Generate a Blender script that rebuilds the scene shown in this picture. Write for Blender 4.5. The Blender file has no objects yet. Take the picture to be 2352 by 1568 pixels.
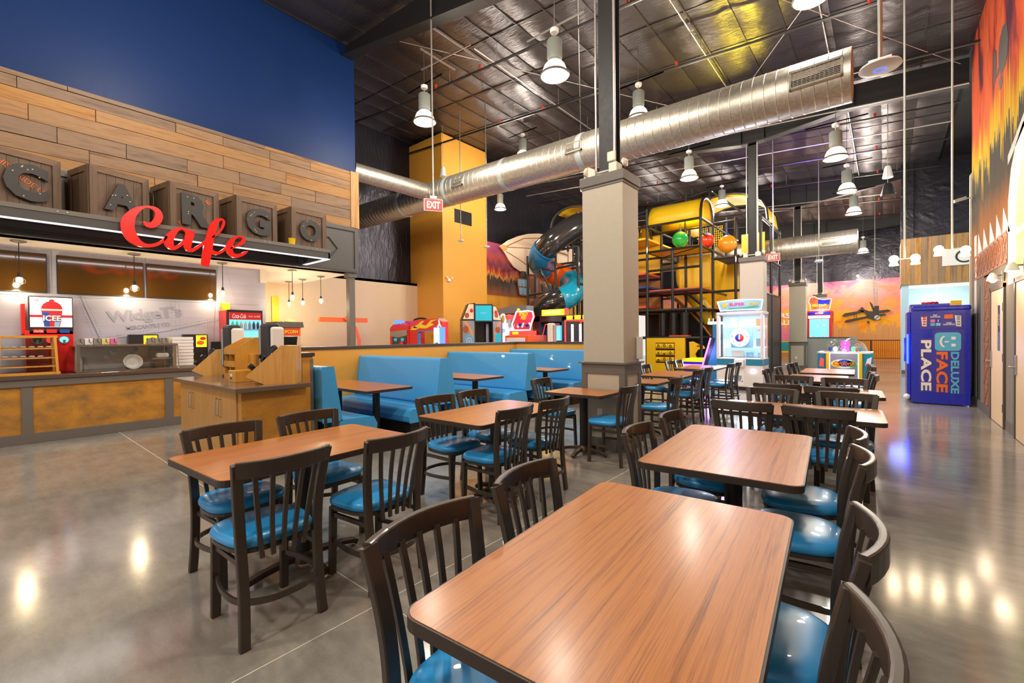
import bpy, math, random
from mathutils import Vector, Matrix
random.seed(7)
C = bpy.context.scene.collection
sc = bpy.context.scene
PI = math.pi
# ---------------------------------------------------------------- camera
cam = bpy.data.cameras.new('camera'); camo = bpy.data.objects.new('camera', cam); C.objects.link(camo)
cam.sensor_width = 36; cam.lens = 15.70; cam.clip_start = .05; cam.clip_end = 200
yaw, pitch, roll = -0.69638207, -0.01150526, -0.01028229
fw = Vector((math.sin(yaw)*math.cos(pitch), math.cos(yaw)*math.cos(pitch), math.sin(pitch)))
ri = Vector((math.cos(yaw), -math.sin(yaw), 0)); up = ri.cross(fw)
r2 = ri*math.cos(roll)+up*math.sin(roll); u2 = -ri*math.sin(roll)+up*math.cos(roll)
M = Matrix((r2, u2, -fw)).transposed().to_4x4(); M.translation = (0, 0, 1.44)
camo.matrix_world = M
sc.camera = camo
# ---------------------------------------------------------------- view, world, lights
sc.view_settings.view_transform = 'Standard'; sc.view_settings.look = 'None'
sc.view_settings.gamma = 1; sc.view_settings.exposure = 0.2; sc.view_settings.use_curve_mapping = False
w = bpy.data.worlds.new('world'); sc.world = w; w.use_nodes = True
w.node_tree.nodes['Background'].inputs[0].default_value = (1, .93, .84, 1)
w.node_tree.nodes['Background'].inputs[1].default_value = 0.8
sc.cycles.max_bounces = 6; sc.cycles.diffuse_bounces = 3; sc.cycles.glossy_bounces = 3; sc.cycles.transmission_bounces = 4
sc.cycles.caustics_reflective = False; sc.cycles.caustics_refractive = False
sc.cycles.sample_clamp_indirect = 4

def lamp(kind, loc, power, color=(1, .9, .76), size=.2, rot=None, spot=None):
    l = bpy.data.lights.new('light', kind); l.energy = power; l.color = color
    if kind in ('POINT', 'SPOT'): l.shadow_soft_size = size
    if kind == 'AREA':
        l.shape = 'RECTANGLE'; l.size, l.size_y = size if isinstance(size, tuple) else (size, size)
    if spot: l.spot_size = spot; l.spot_blend = .6
    o = bpy.data.objects.new('light', l); C.objects.link(o); o.location = loc
    if rot: o.rotation_euler = rot
    return o
HB = [(-4.06, 5.99, 5.60), (-7.25, 5.95, 5.85), (-11.3, 12.9, 6.30), (-8.6, 10.9, 6.95), (-4.02, 12.25, 5.60), (-.82, 11.91, 5.20),
      (-.81, 15.36, 5.32), (-.80, 18.57, 5.36), (-6.6, 11.4, 5.65), (-4.6, 17.6, 6.15), (-.79, 26.4, 5.15),
      (-.80, 7.60, 6.15), (-4.03, 9.1, 6.05)]
for x, y, z in HB: lamp('POINT', (x, y, z-.12), (150 if x > -1 and y < 10 else 215) if y < 20 else 260, (1, .91, .78), .16)
# the same grid of high bays goes on over the part of the hall behind and beside the camera
for x, y in ((-4.06, 2.3), (-.8, 2.6), (-4.06, -1.6), (-.8, -1.6), (-7.3, 1.6), (-7.3, -2)): lamp('POINT', (x, y, 5.7), 230 if x > -7 else 110, (1, .91, .78), .2)
for x, y in ((-4.6, 22.5), (-.8, 22.3), (-7, 26), (-9, 21)): lamp('POINT', (x, y, 5.3), 260, (1, .9, .8), .2)
# ---------------------------------------------------------------- helpers
def srgb(h):
    if isinstance(h, str):
        h = h.lstrip('#'); c = [int(h[i:i+2], 16)/255 for i in (0, 2, 4)]
    else: c = h
    return tuple((v/12.92 if v <= .04045 else ((v+.055)/1.055)**2.4) for v in c)+(1,)
class NT:
    def __init__(s, name):
        s.m = bpy.data.materials.new(name); s.m.use_nodes = True; s.t = s.m.node_tree
        s.p = s.t.nodes['Principled BSDF']
    def n(s, typ, **kw):
        nd = s.t.nodes.new(typ)
        for k, v in kw.items():
            if k.startswith('_'): setattr(nd, k[1:], v)
            else: s.set(nd.inputs[k if not k[0] == 'i' or not k[1:].isdigit() else int(k[1:])], v)
        return nd
    def set(s, sock, v):
        if isinstance(v, bpy.types.NodeSocket): s.t.links.new(v, sock)
        elif isinstance(v, bpy.types.Node): s.t.links.new(v.outputs[0], sock)
        else: sock.default_value = v
    def P(s, **kw):
        for k, v in kw.items(): s.set(s.p.inputs[k.replace('_', ' ')], v)
        return s.m
    def obj(s): return s.n('ShaderNodeTexCoord').outputs['Object']
    def map(s, vec, scale=(1, 1, 1), rot=(0, 0, 0), loc=(0, 0, 0)):
        return s.n('ShaderNodeMapping', Vector=vec, Scale=scale, Rotation=rot, Location=loc).outputs[0]
    def noise(s, vec, scale=5, detail=4, rough=.55, dist=0):
        return s.n('ShaderNodeTexNoise', Vector=vec, Scale=scale, Detail=detail, Roughness=rough, Distortion=dist).outputs[0]
    def ramp(s, fac, stops, interp='LINEAR'):
        r = s.n('ShaderNodeValToRGB'); s.set(r.inputs[0], fac); e = r.color_ramp; e.interpolation = interp
        while len(e.elements) < len(stops): e.elements.new(.5)
        for el, (p, c) in zip(e.elements, stops): el.position = p; el.color = srgb(c) if isinstance(c, (str, tuple)) and (isinstance(c, str) or len(c) == 3) else (c, c, c, 1)
        return r.outputs[0]
    def math(s, op, a, b=0, c=0):
        nd = s.n('ShaderNodeMath', _operation=op); s.set(nd.inputs[0], a); s.set(nd.inputs[1], b); s.set(nd.inputs[2], c); return nd.outputs[0]
    def mix(s, f, a, b):
        nd = s.n('ShaderNodeMix', _data_type='RGBA'); s.set(nd.inputs[0], f); s.set(nd.inputs[6], a); s.set(nd.inputs[7], b); return nd.outputs[2]
    def xyz(s, v): return s.n('ShaderNodeSeparateXYZ', i0=v).outputs
    def bump(s, h, st=.3, d=.02): return s.n('ShaderNodeBump', Height=h, Strength=st, Distance=d).outputs[0]
MT = {}
def mk(name, col, rough=.5, metal=0., em=None, es=1., coat=0., alpha=None, trans=0., spec=.5, vary=.06):
    t = NT(name); c = srgb(col)
    t.P(Base_Color=c, Roughness=rough, Metallic=metal, Coat_Weight=coat, Transmission_Weight=trans, Specular_IOR_Level=spec)
    if em: t.P(Emission_Color=srgb(em), Emission_Strength=es)
    elif vary and not trans:   # fine uneven tone and sheen on every surface
        nz = t.noise(t.obj(), 14, 3)
        t.P(Base_Color=t.mix(nz, tuple(v*(1-vary) for v in c[:3])+(1,), tuple(min(1, v*(1+vary)) for v in c[:3])+(1,)),
            Roughness=t.math('MULTIPLY_ADD', nz, .12, max(0, rough-.06)))
    if alpha is not None: t.P(Alpha=alpha)
    MT[name] = t.m; return t.m

class B:
    """collects shapes, links them as one mesh object"""
    def __init__(s): s.v = []; s.f = []; s.mi = []; s.c = 0; s.sm = []
    def add(s, vs, fs, smooth=False):
        k = len(s.v); s.v += [tuple(v) for v in vs]
        for f in fs: s.f.append([i+k for i in f]); s.mi.append(s.c); s.sm.append(smooth)
        return s
    def box(s, x0, y0, z0, x1, y1, z1):
        x0, x1 = min(x0, x1), max(x0, x1); y0, y1 = min(y0, y1), max(y0, y1); z0, z1 = min(z0, z1), max(z0, z1)
        vs = [(x, y, z) for z in (z0, z1) for y in (y0, y1) for x in (x0, x1)]
        return s.add(vs, [(0, 2, 3, 1), (4, 5, 7, 6), (0, 1, 5, 4), (2, 6, 7, 3), (0, 4, 6, 2), (1, 3, 7, 5)])
    def cbox(s, c, sz, R=None):
        vs = []
        for z in (-.5, .5):
            for y in (-.5, .5):
                for x in (-.5, .5):
                    p = Vector((x*sz[0], y*sz[1], z*sz[2]))
                    if R: p = R @ p
                    vs.append(p+Vector(c))
        return s.add(vs, [(0, 2, 3, 1), (4, 5, 7, 6), (0, 1, 5, 4), (2, 6, 7, 3), (0, 4, 6, 2), (1, 3, 7, 5)])
    def frame(s, a, b):
        d = (Vector(b)-Vector(a)).normalized(); h = Vector((0, 0, 1)) if abs(d.z) < .95 else Vector((0, 1, 0))
        r = d.cross(h).normalized(); return d, r, r.cross(d)
    def cyl(s, a, b, r, r1=None, n=12, caps=True, smooth=True):
        r1 = r if r1 is None else r1; d, u, v = s.frame(a, b); a = Vector(a); b = Vector(b); vs = []
        for p, q in ((a, r), (b, r1)):
            for i in range(n):
                t = 2*PI*i/n; vs.append(p+(u*math.cos(t)+v*math.sin(t))*q)
        s.add(vs, [(i, (i+1) % n, n+(i+1) % n, n+i) for i in range(n)], smooth)
        if caps: s.add(vs[:n], [tuple(range(n))[::-1]]); s.add(vs[n:], [tuple(range(n))])
        return s
    def sect(s, pts, sec, closed=False, smooth=False, up=None, scales=None):
        """sweep a closed 2D section (list of (a,b)) along pts"""
        P = [Vector(p) for p in pts]; n = len(sec); vs = []; last = None
        for i, p in enumerate(P):
            if closed: d = P[(i+1) % len(P)]-P[i-1]
            else: d = P[min(i+1, len(P)-1)]-P[max(i-1, 0)]
            d.normalize()
            if up is not None:
                u = Vector(up); r = d.cross(u)
                if r.length < 1e-5: r = last.copy()
                r.normalize()
            else:
                if last is None:
                    h = Vector((0, 0, 1)) if abs(d.z) < .9 else Vector((0, 1, 0)); r = d.cross(h).normalized()
                else: r = (last-d*last.dot(d)).normalized()
            last = r; q = r.cross(d); k = scales[i] if scales else 1
            for a, b in sec: vs.append(p+r*a*k+q*b*k)
        m = len(P); fs = []
        for i in range(m if closed else m-1):
            j = (i+1) % m
            for e in range(n): g = (e+1) % n; fs.append((i*n+e, i*n+g, j*n+g, j*n+e))
        s.add(vs, fs, smooth)
        if not closed: s.add(vs[:n], [tuple(range(n))[::-1]]); s.add(vs[-n:], [tuple(range(n))])
        return s
    def tube(s, pts, r, n=8, closed=False, scales=None):
        return s.sect(pts, [(r*math.cos(2*PI*i/n), r*math.sin(2*PI*i/n)) for i in range(n)], closed, True, scales=scales)
    def bar(s, pts, w, h, up=(0, 0, 1), closed=False):
        w /= 2; h /= 2
        return s.sect(pts, [(-w, -h), (w, -h), (w, h), (-w, h)], closed, False, up)
    def lathe(s, prof, n=16, c=(0, 0, 0), smooth=True):
        c = Vector(c); vs = []
        for r, z in prof:
            for i in range(n): t = 2*PI*i/n; vs.append(c+Vector((r*math.cos(t), r*math.sin(t), z)))
        fs = []
        for k in range(len(prof)-1):
            for i in range(n): j = (i+1) % n; fs.append((k*n+i, k*n+j, (k+1)*n+j, (k+1)*n+i))
        s.add(vs, fs, smooth)
        if prof[0][0] > 1e-4: s.add(vs[:n], [tuple(range(n))[::-1]])
        if prof[-1][0] > 1e-4: s.add(vs[-n:], [tuple(range(n))])
        return s
    def prism(s, poly, ax, a0, a1, smooth=False):
        """poly in the plane normal to ax: x->(y,z), y->(x,z), z->(x,y)"""
        f = {'x': lambda p, a: (a, p[0], p[1]), 'y': lambda p, a: (p[0], a, p[1]), 'z': lambda p, a: (p[0], p[1], a)}[ax]
        area = sum(poly[i-1][0]*poly[i][1]-poly[i][0]*poly[i-1][1] for i in range(len(poly)))
        if (area < 0) != (ax == 'y'): poly = poly[::-1]
        n = len(poly); a0, a1 = min(a0, a1), max(a0, a1)
        lo = [f(p, a0) for p in poly]; hi = [f(p, a1) for p in poly]
        s.add(lo+hi, [(i, (i+1) % n, n+(i+1) % n, n+i) for i in range(n)], smooth)
        s.add(lo, [tuple(range(n))[::-1]]); s.add(hi, [tuple(range(n))])
        return s
    def sphere(s, c, r, n=12, sz=(1, 1, 1)):
        vs = []; m = n//2; c = Vector(c)
        for k in range(1, m):
            p = PI*k/m
            for i in range(n): t = 2*PI*i/n; vs.append(c+Vector((r*sz[0]*math.sin(p)*math.cos(t), r*sz[1]*math.sin(p)*math.sin(t), r*sz[2]*math.cos(p))))
        a = len(vs); vs += [c+Vector((0, 0, r*sz[2])), c-Vector((0, 0, r*sz[2]))]; fs = []
        for k in range(m-2):
            for i in range(n): j = (i+1) % n; fs.append((k*n+i, (k+1)*n+i, (k+1)*n+j, k*n+j))
        for i in range(n): j = (i+1) % n; fs.append((i, j, a)); fs.append(((m-2)*n+j, (m-2)*n+i, a+1))
        return s.add(vs, fs, True)
    def grid(s, f, nu, nv, smooth=True):
        vs = [f(i/nu, j/nv) for j in range(nv+1) for i in range(nu+1)]
        return s.add(vs, [(j*(nu+1)+i, j*(nu+1)+i+1, (j+1)*(nu+1)+i+1, (j+1)*(nu+1)+i) for j in range(nv) for i in range(nu)], smooth)
    def build(s, name, mat, parent=None, world=False, bevel=0, seg=2, thick=0, angle=40, label=None, kind=None):
        me = bpy.data.meshes.new(name)
        vs = s.v
        if world and parent is not None:
            I = WM[parent.name].inverted(); vs = [I @ Vector(v) for v in vs]
        me.from_pydata([tuple(v) for v in vs], [], s.f)
        for m in (mat if isinstance(mat, (list, tuple)) else [mat]): me.materials.append(MT[m] if isinstance(m, str) else m)
        me.polygons.foreach_set('material_index', s.mi); me.polygons.foreach_set('use_smooth', s.sm)
        if any(s.sm): me.polygons.foreach_set('use_smooth', [True]*len(s.f)); me.set_sharp_from_angle(angle=math.radians(angle))
        o = bpy.data.objects.new(name, me); C.objects.link(o)
        if parent is not None: o.parent = parent; WM[o.name] = WM[parent.name]
        else: WM[o.name] = Matrix()
        if thick: md = o.modifiers.new('solid', 'SOLIDIFY'); md.thickness = thick; md.offset = 0
        if bevel:
            md = o.modifiers.new('bevel', 'BEVEL'); md.width = bevel; md.segments = seg; md.limit_method = 'ANGLE'; md.angle_limit = math.radians(35)
        if label: o['label'] = label
        if kind: o['kind'] = kind
        return o
WM = {}
def rrect(x0, y0, x1, y1, r, n=4):
    out = []
    for cx, cy, a in ((x1-r, y1-r, 0), (x0+r, y1-r, 90), (x0+r, y0+r, 180), (x1-r, y0+r, 270)):
        for i in range(n+1): t = math.radians(a+90*i/n); out.append((cx+r*math.cos(t), cy+r*math.sin(t)))
    return out
def thing(name, label, cat, loc=(0, 0, 0), rz=0, group=None):
    o = bpy.data.objects.new(name, None); C.objects.link(o); o.empty_display_size = .1
    o.location = loc; o.rotation_euler = (0, 0, rz)
    WM[o.name] = Matrix.Translation(loc) @ Matrix.Rotation(rz, 4, 'Z')
    o['label'] = label; o['category'] = cat
    if group: o['group'] = group
    return o
def tag(o, label, cat, group=None):
    o['label'] = label; o['category'] = cat
    if group: o['group'] = group
    return o
def dup(root, loc, rz, label=None, group=None):
    r = root.copy(); C.objects.link(r); r.location = loc; r.rotation_euler = (0, 0, rz)
    WM[r.name] = Matrix.Translation(loc) @ Matrix.Rotation(rz, 4, 'Z')
    if label: r['label'] = label
    if group: r['group'] = group
    for ch in list(root.children):
        c = ch.copy(); C.objects.link(c); c.parent = r
        for g in ch.children: d = g.copy(); C.objects.link(d); d.parent = c
    return r
def struct(b, name, mat, **k):
    return b.build(name, mat, kind='structure', **k)
def text(s, w, h, org, u, v, mat, parent=None, depth=.004, bold=.02, name='lettering', world=False, shear=0, keep=False):
    """lettering whose box of w x h is centred at org in the plane of u (reading direction) and v (up)"""
    cu = bpy.data.curves.new('t', 'FONT'); cu.body = s; cu.offset = bold; cu.extrude = .05; cu.resolution_u = 3; cu.align_x = 'CENTER'; cu.shear = shear
    cu.space_line = .85
    ob = bpy.data.objects.new('t', cu); me = bpy.data.meshes.new_from_object(ob)
    bpy.data.objects.remove(ob); bpy.data.curves.remove(cu)
    co = [x.co.copy() for x in me.vertices]
    x0 = min(c.x for c in co); x1 = max(c.x for c in co); y0 = min(c.y for c in co); y1 = max(c.y for c in co)
    sx = w/(x1-x0); sy = h/(y1-y0)
    if keep: sx = sy = min(sx, sy)
    u = Vector(u).normalized(); v = Vector(v).normalized(); n = u.cross(v); org = Vector(org)
    I = WM[parent.name].inverted() if (world and parent is not None) else Matrix()
    for x in me.vertices:
        c = x.co; p = org+u*((c.x-(x0+x1)/2)*sx)+v*((c.y-(y0+y1)/2)*sy)+n*(c.z/.05*depth/2)
        x.co = I @ p
    me.name = name; me.materials.clear(); me.materials.append(MT[mat])
    o = bpy.data.objects.new(name, me); C.objects.link(o)
    if parent is not None: o.parent = parent; WM[o.name] = WM[parent.name]
    return o
def catmull(P, n=6, closed=False):
    P = [Vector(p) for p in P]; out = []; m = len(P)
    for i in range(m if closed else m-1):
        g = lambda k: P[k % m] if closed else P[max(0, min(m-1, k))]
        a, b, c, d = g(i-1), g(i), g(i+1), g(i+2)
        for k in range(n):
            t = k/n; out.append(.5*((2*b)+(c-a)*t+(2*a-5*b+4*c-d)*t*t+(3*b-a-3*c+d)*t**3))
    if not closed: out.append(P[-1])
    return out
# ---------------------------------------------------------------- materials
mk('chair_metal', '#4a4038', .38, .35, coat=.15); mk('black_metal', '#2c2826', .42, .3); mk('iron', '#4b3a2c', .45, .4)
mk('glide', '#b89a60', .5); mk('vinyl', '#2c9ade', .33, coat=.2); mk('booth_vinyl', '#46a6e4', .36, coat=.15); mk('vinyl_dark', '#15628f', .4)
mk('edge', '#3a2d25', .4); mk('gold_paint', '#eca840', .5); mk('gold_dark', '#e09a1c', .55); mk('beige_paint', '#dcc4a3', .6)
mk('column_paint', '#bdb4a0', .55); mk('trim_gray', '#6b645c', .5); mk('fascia', '#565350', .5); mk('fascia_dark', '#454341', .5)
mk('white_paint', '#efe6da', .6); mk('blue_wall', '#082756', .5, spec=.28); mk('light_blue', '#b8dcf0', .6); mk('dark_cap', '#4d433f', .3)
mk('beam', '#161413', .5); mk('steel', '#c8c4bc', .25, 1.); mk('steel_dull', '#a8a49c', .4, .8); mk('pipe', '#3a3634', .35, .6); mk('conduit', '#c9c5bf', .35, .7)
mk('red_dot', '#e0452a', .5); mk('white_plastic', '#eeeae4', .4); mk('ivory', '#e8e0cc', .5); mk('black_plastic', '#26262a', .35)
mk('screen_off', '#4a3212', .08, spec=.8, coat=.5, vary=0); mk('red', '#e01818', .35, coat=.3); mk('sign_red', '#f20a02', .3, coat=.12)  # screen_off: brown base colour stands in for the yellow room mirrored in the glass
mk('yellow', '#f2c512', .4); mk('yellow_mat', '#ecc01a', .45); mk('orange', '#f0641e', .4, coat=.3); mk('blue_plastic', '#1a84c0', .22, coat=.6)
mk('teal_plastic', '#1494b4', .22, coat=.6); mk('black_gloss', '#2a2828', .15, coat=.8); mk('slide_clear', '#c8ccd0', .12, coat=.8)
mk('foam_black', '#24211f', .45, coat=.2); mk('mat_red', '#e85a30', .5); mk('mat_blue', '#27489c', .5); mk('green', '#1fb04c', .25, coat=.4); mk('ball_red', '#f0401c', .25, coat=.4); mk('ball_orange', '#f09a1c', .25, coat=.4)
t = NT('glass'); g_ = t.n('ShaderNodeBsdfGlossy', Color=(1, 1, 1, 1), Roughness=.03); tr_ = t.n('ShaderNodeBsdfTransparent', Color=(.94, .97, .98, 1))
t.t.links.new(t.n('ShaderNodeMixShader', i0=t.math('MULTIPLY_ADD', t.n('ShaderNodeLayerWeight', Blend=.35).outputs['Facing'], .5, .05), i1=tr_.outputs[0], i2=g_.outputs[0]).outputs[0], t.t.nodes['Material Output'].inputs['Surface']); MT['glass'] = t.m
mk('lamp_on', '#ffffff', .4, em='#fff3dc', es=14); mk('bulb_on', '#ffffff', .4, em='#ffdca8', es=40); mk('led_strip', '#ffffff', .4, em='#e8e8ff', es=1.0)
mk('exit_red', '#ff2020', .4, em='#ff2a20', es=1.6); mk('neon_white', '#ffffff', .4, em='#dfe0ff', es=4); mk('neon_purple', '#a050ff', .4, em='#9a58ff', es=4); mk('neon_blue', '#3050ff', .4, em='#2a4cff', es=5)
mk('neon_magenta', '#e060c0', .4, em='#e050c0', es=.9); mk('screen_teal', '#20a0b0', .3, em='#1a8c9c', es=.7); mk('screen_white', '#ffffff', .3, em='#f0f2fa', es=1.0)
mk('screen_blue', '#70c8f0', .3, em='#6cc8f0', es=1.0); mk('face_blue', '#1420b4', .28, coat=.4); mk('face_violet', '#3a36a0', .35); mk('sky_blue', '#5cb8e0', .4)
mk('print_white', '#f4f2ee', .5); mk('print_red', '#e02430', .5); mk('print_blue', '#1c50b0', .5); mk('print_orange', '#f07020', .5); mk('print_yellow', '#f6d020', .5)
mk('print_black', '#1c1a1a', .5); mk('print_teal', '#1a7a9c', .5); mk('print_green', '#3aa850', .5); mk('print_pink', '#e878a8', .5); mk('print_gray', '#8a8f9c', .5); mk('faded_print', '#9397ab', .4); mk('print_sky', '#8ec8ea', .5)
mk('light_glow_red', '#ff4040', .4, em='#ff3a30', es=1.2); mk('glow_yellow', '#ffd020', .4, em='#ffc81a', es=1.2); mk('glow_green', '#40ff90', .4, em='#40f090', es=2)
mk('box_orange', '#ee6a3a', .5); mk('cabinet_white', '#e6e0dc', .35); mk('case_inside', '#bfe2f4', .4, em='#bfe4f8', es=.35)
mk('granite', '#5c4a40', .22, coat=.3); mk('worktop', '#6a5a50', .2, coat=.4); mk('door_wood', '#e8c8a0', .4); mk('mural_gray', '#a09c98', .6); mk('mural_dark', '#3a3430', .6)
mk('mural_light', '#cfc8c0', .6); mk('mural_brown', '#a0562c', .6); mk('mural_green', '#b8c818', .5); mk('mural_cream', '#f4d8b8', .55); mk('mural_tan', '#d89858', .55)
mk('slate', '#8e929a', .5); mk('rivet', '#cfd2dc', .3, .6); mk('teal_seat', '#2f9aa0', .4); mk('letter_black', '#34302e', .6); mk('stencil', '#c8622c', .6); mk('fleck', '#d8c080', .6); mk('popcorn', '#f0d890', .7)
mk('cup_paper', '#f0e8e0', .5); mk('coffee', '#b8b4a8', .4); mk('gray_wall', '#9aa09c', .55); mk('tracker', '#bfc8c4', .4, .5); mk('door_frame', '#55483f', .5)

def wood_mat(name, c1, c2, c3, axis=1, scale=1., rough=.3, coat=.3, rnd=False, stretch=14):
    t = NT(name); v = t.obj(); sc_ = [9*scale]*3; sc_[axis] = 9*scale/stretch
    if rnd:
        oi = t.n('ShaderNodeObjectInfo').outputs['Random']; v = t.n('ShaderNodeVectorMath', _operation='ADD', i0=v, i1=t.n('ShaderNodeCombineXYZ', i0=t.math('MULTIPLY', oi, 37), i1=t.math('MULTIPLY', oi, 91), i2=t.math('MULTIPLY', oi, 13)).outputs[0]).outputs[0]
    mv = t.map(v, tuple(sc_)); n1 = t.noise(mv, 1.2, 6, .65, .6); n2 = t.noise(t.map(v, tuple(x*5 for x in sc_)), 1.5, 3, .7)
    f = t.math('MULTIPLY_ADD', n2, .35, t.math('MULTIPLY', n1, .75))
    col = t.ramp(f, [(.34, c3), (.47, c1), (.58, c2), (.72, c1)])
    if rnd:
        hs = t.n('ShaderNodeHueSaturation', Color=col, Value=t.math('MULTIPLY_ADD', oi, .55, .68), Saturation=t.math('MULTIPLY_ADD', oi, .35, .75)); col = hs.outputs[0]
    t.P(Base_Color=col, Roughness=rough, Coat_Weight=coat, Coat_Roughness=.18, Normal=t.bump(n2, .06, .01)); MT[name] = t.m
wood_mat('table_wood', '#a25e26', '#bf7834', '#5c361a', 1, 4.6, .34, .2, stretch=60)
wood_mat('honey_wood', '#c98a32', '#d89c42', '#b0701e', 2, .8, .35, .2)
wood_mat('cabinet_wood', '#c8965a', '#bd8a4e', '#a87840', 2, .6, .4, .1)
wood_mat('plank', '#845c34', '#987248', '#453020', 1, .9, .65, 0, rnd=True)
wood_mat('plank_v', '#a07442', '#ba8e58', '#684624', 2, .9, .65, 0, rnd=True)
wood_mat('crate_wood', '#55402d', '#654d38', '#30241a', 2, 1.2, .6, 0)
wood_mat('crate_frame', '#634a34', '#76583e', '#3c2c20', 1, 1.2, .6, 0)
# polished concrete
t = NT('concrete'); v = t.obj()
n1 = t.noise(v, .7, 6, .6, .4); n2 = t.noise(t.map(v, (3, 8, 3)), 1, 5, .7); n3 = t.noise(v, 60, 2, .5)
f = t.math('MULTIPLY_ADD', n2, .35, t.math('MULTIPLY_ADD', n1, .6, t.math('MULTIPLY', n3, .08)))
t.P(Base_Color=t.ramp(f, [(.3, '#69655f'), (.5, '#88837b'), (.68, '#a59f93')]), Roughness=t.math('MULTIPLY_ADD', n1, .12, .08), Specular_IOR_Level=.85, Normal=t.bump(n2, .02, .01)); MT['concrete'] = t.m
mk('joint_fill', '#e4dccb', .5)
# black vapour barrier facing with fine wrinkles
def foil(name, col, sx, rough=.3, st=.5):
    t = NT(name); v = t.obj(); a = t.noise(t.map(v, sx), 1.0, 3, .6, 1.2); b = t.noise(v, 1.3, 3)
    t.P(Base_Color=t.mix(b, tuple(x*.8 for x in srgb(col)[:3])+(1,), srgb(col)), Roughness=rough, Metallic=.7, Specular_IOR_Level=.9,
        Normal=t.bump(t.math('MULTIPLY', a, t.math('MULTIPLY_ADD', b, 1.4, -.2)), st, .03)); MT[name] = t.m
foil('foil', '#5a5354', (2.6, 30, 5), .30, 1.0); foil('foil_wall', '#34313a', (2, 9, 2.5), .3, 1.0)
# galvanised duct
t = NT('galvanised'); v = t.obj(); a = t.noise(t.map(v, (.6, 9, 9)), 1, 3); b = t.noise(v, 22, 2)
t.P(Base_Color=t.ramp(b, [(.3, '#b8b0a2'), (.7, '#d2cabc')]), Metallic=.85, Roughness=t.math('MULTIPLY_ADD', a, .22, .3)); MT['galvanised'] = t.m
# brown mottled panel laminate
t = NT('leather_panel'); v = t.obj(); a = t.noise(t.map(v, (2, 2, 3)), 1.6, 7, .65, .3)
t.P(Base_Color=t.ramp(a, [(.34, '#8a6a3c'), (.48, '#b07a30'), (.62, '#c48a34')]), Roughness=.4); MT['leather_panel'] = t.m
# brushed aircraft skin
t = NT('aircraft_skin'); v = t.obj(); a = t.noise(t.map(v, (3, 1.2, 12)), 1, 5, .6); b = t.noise(v, .9, 3)
t.P(Base_Color=t.mix(b, t.ramp(a, [(.3, '#a9acc0'), (.7, '#c4c4d4')]), srgb('#b6b8cc')), Roughness=.32, Metallic=.25); MT['aircraft_skin'] = t.m
# ================================================================ STRUCTURE
LX = -9.22; RX = 1.35; BX = -12.35
def cz(x): return 7.2+.07*(RX-x)          # underside of the sloping roof lining
# ---- floor of sawn concrete slabs
fl = struct(B().box(-13, -4, -.06, 3.2, 33, -.0015), 'floor', 'joint_fill')
xs = [-13, -10.2, -6.155, -2.105, 1.945, 3.2]; ys = [-4, -2.47, 1.40, 5.25, 9.12, 12.99, 16.86, 20.73, 24.6, 28.5, 33]
for i in range(5):
    for j in range(10): B().box(xs[i]+.004, ys[j]+.004, -.05, xs[i+1]-.004, ys[j+1]-.004, 0).build('slab', 'concrete', fl)
# ---- ceiling
def cbox(b, x0, y0, x1, y1, z0, z1): b.add([(x, y, cz(x)+z) for z in (z0, z1) for y in (y0, y1) for x in (x0, x1)], [(0, 2, 3, 1), (4, 5, 7, 6), (0, 1, 5, 4), (2, 6, 7, 3), (0, 4, 6, 2), (1, 3, 7, 5)]); return b
ce = struct(cbox(B(), -13, -4, 3.2, 33, .1, .2), 'ceiling', 'beam')
def pillow(x0, y0, x1, y1, sag, nu, nv):
    ph = random.random()*6
    def f(u, v):
        x = x0+(x1-x0)*u; y = y0+(y1-y0)*v
        d = sag*(1-abs(2*u-1)**3)*(1-abs(2*v-1)**3)
        return (x, y, cz(x)+.03-d+.006*math.sin(9*x+ph)*math.sin(7*y+ph))
    g = B().grid(lambda u, v: f(v, u), nv, nu); return g
cx = [-12.7+.7*i for i in range(21)]; cx[-1] = RX
cy = [5.42, 7.05, 8.64, 10.25, 11.8, 13.3, 14.9, 16.5, 18.1, 19.8, 21.4]
for j in range(10):
    for i in range(20):
        o = pillow(cx[i]+.006, cy[j]+.006, cx[i+1]-.006, cy[j+1]-.006, .02+.02*random.random(), 3, 4).build('ceiling_panel', 'foil', ce, angle=80)
for i in range(0, 18):
    for (a, b) in ((-4, .6), (.6, 5.41)): pillow(cx[i]+.006, a, cx[i+1]-.006, b, .05, 3, 5).build('ceiling_panel', 'foil', ce, angle=80)
b = B()
for i in range(20):
    for a in range(7): g = pillow(cx[i]+.006, 21.5+1.6*a, cx[i+1]-.006, 23.08+1.6*a, .04, 3, 4); b.add(g.v, g.f, True)
o = b.build('far_ceiling_panels', 'foil', ce, angle=80, kind='stuff')
b = B()
for i in range(0, 21): x = cx[i]; b.box(x-.014, -4, cz(x)+.012, x+.014, 33, cz(x)+.04)
for k in cy+[22.9, 24.5, 26.1, 27.7, 29.3]: b.bar([(-12.7, k, cz(-12.7)+.03), (RX, k, cz(RX)+.03)], .03, .03)
b.build('purlin_strips', 'foil', ce)
# ---- left building: blue wall, plank cladding, fascia
wl = struct(B().box(LX-.25, -4, 2.9, LX, 5.55, 7.95).box(-13, 5.45, 2.95, LX-.2, 5.55, 8.1), 'wall_left', 'blue_wall')
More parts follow.
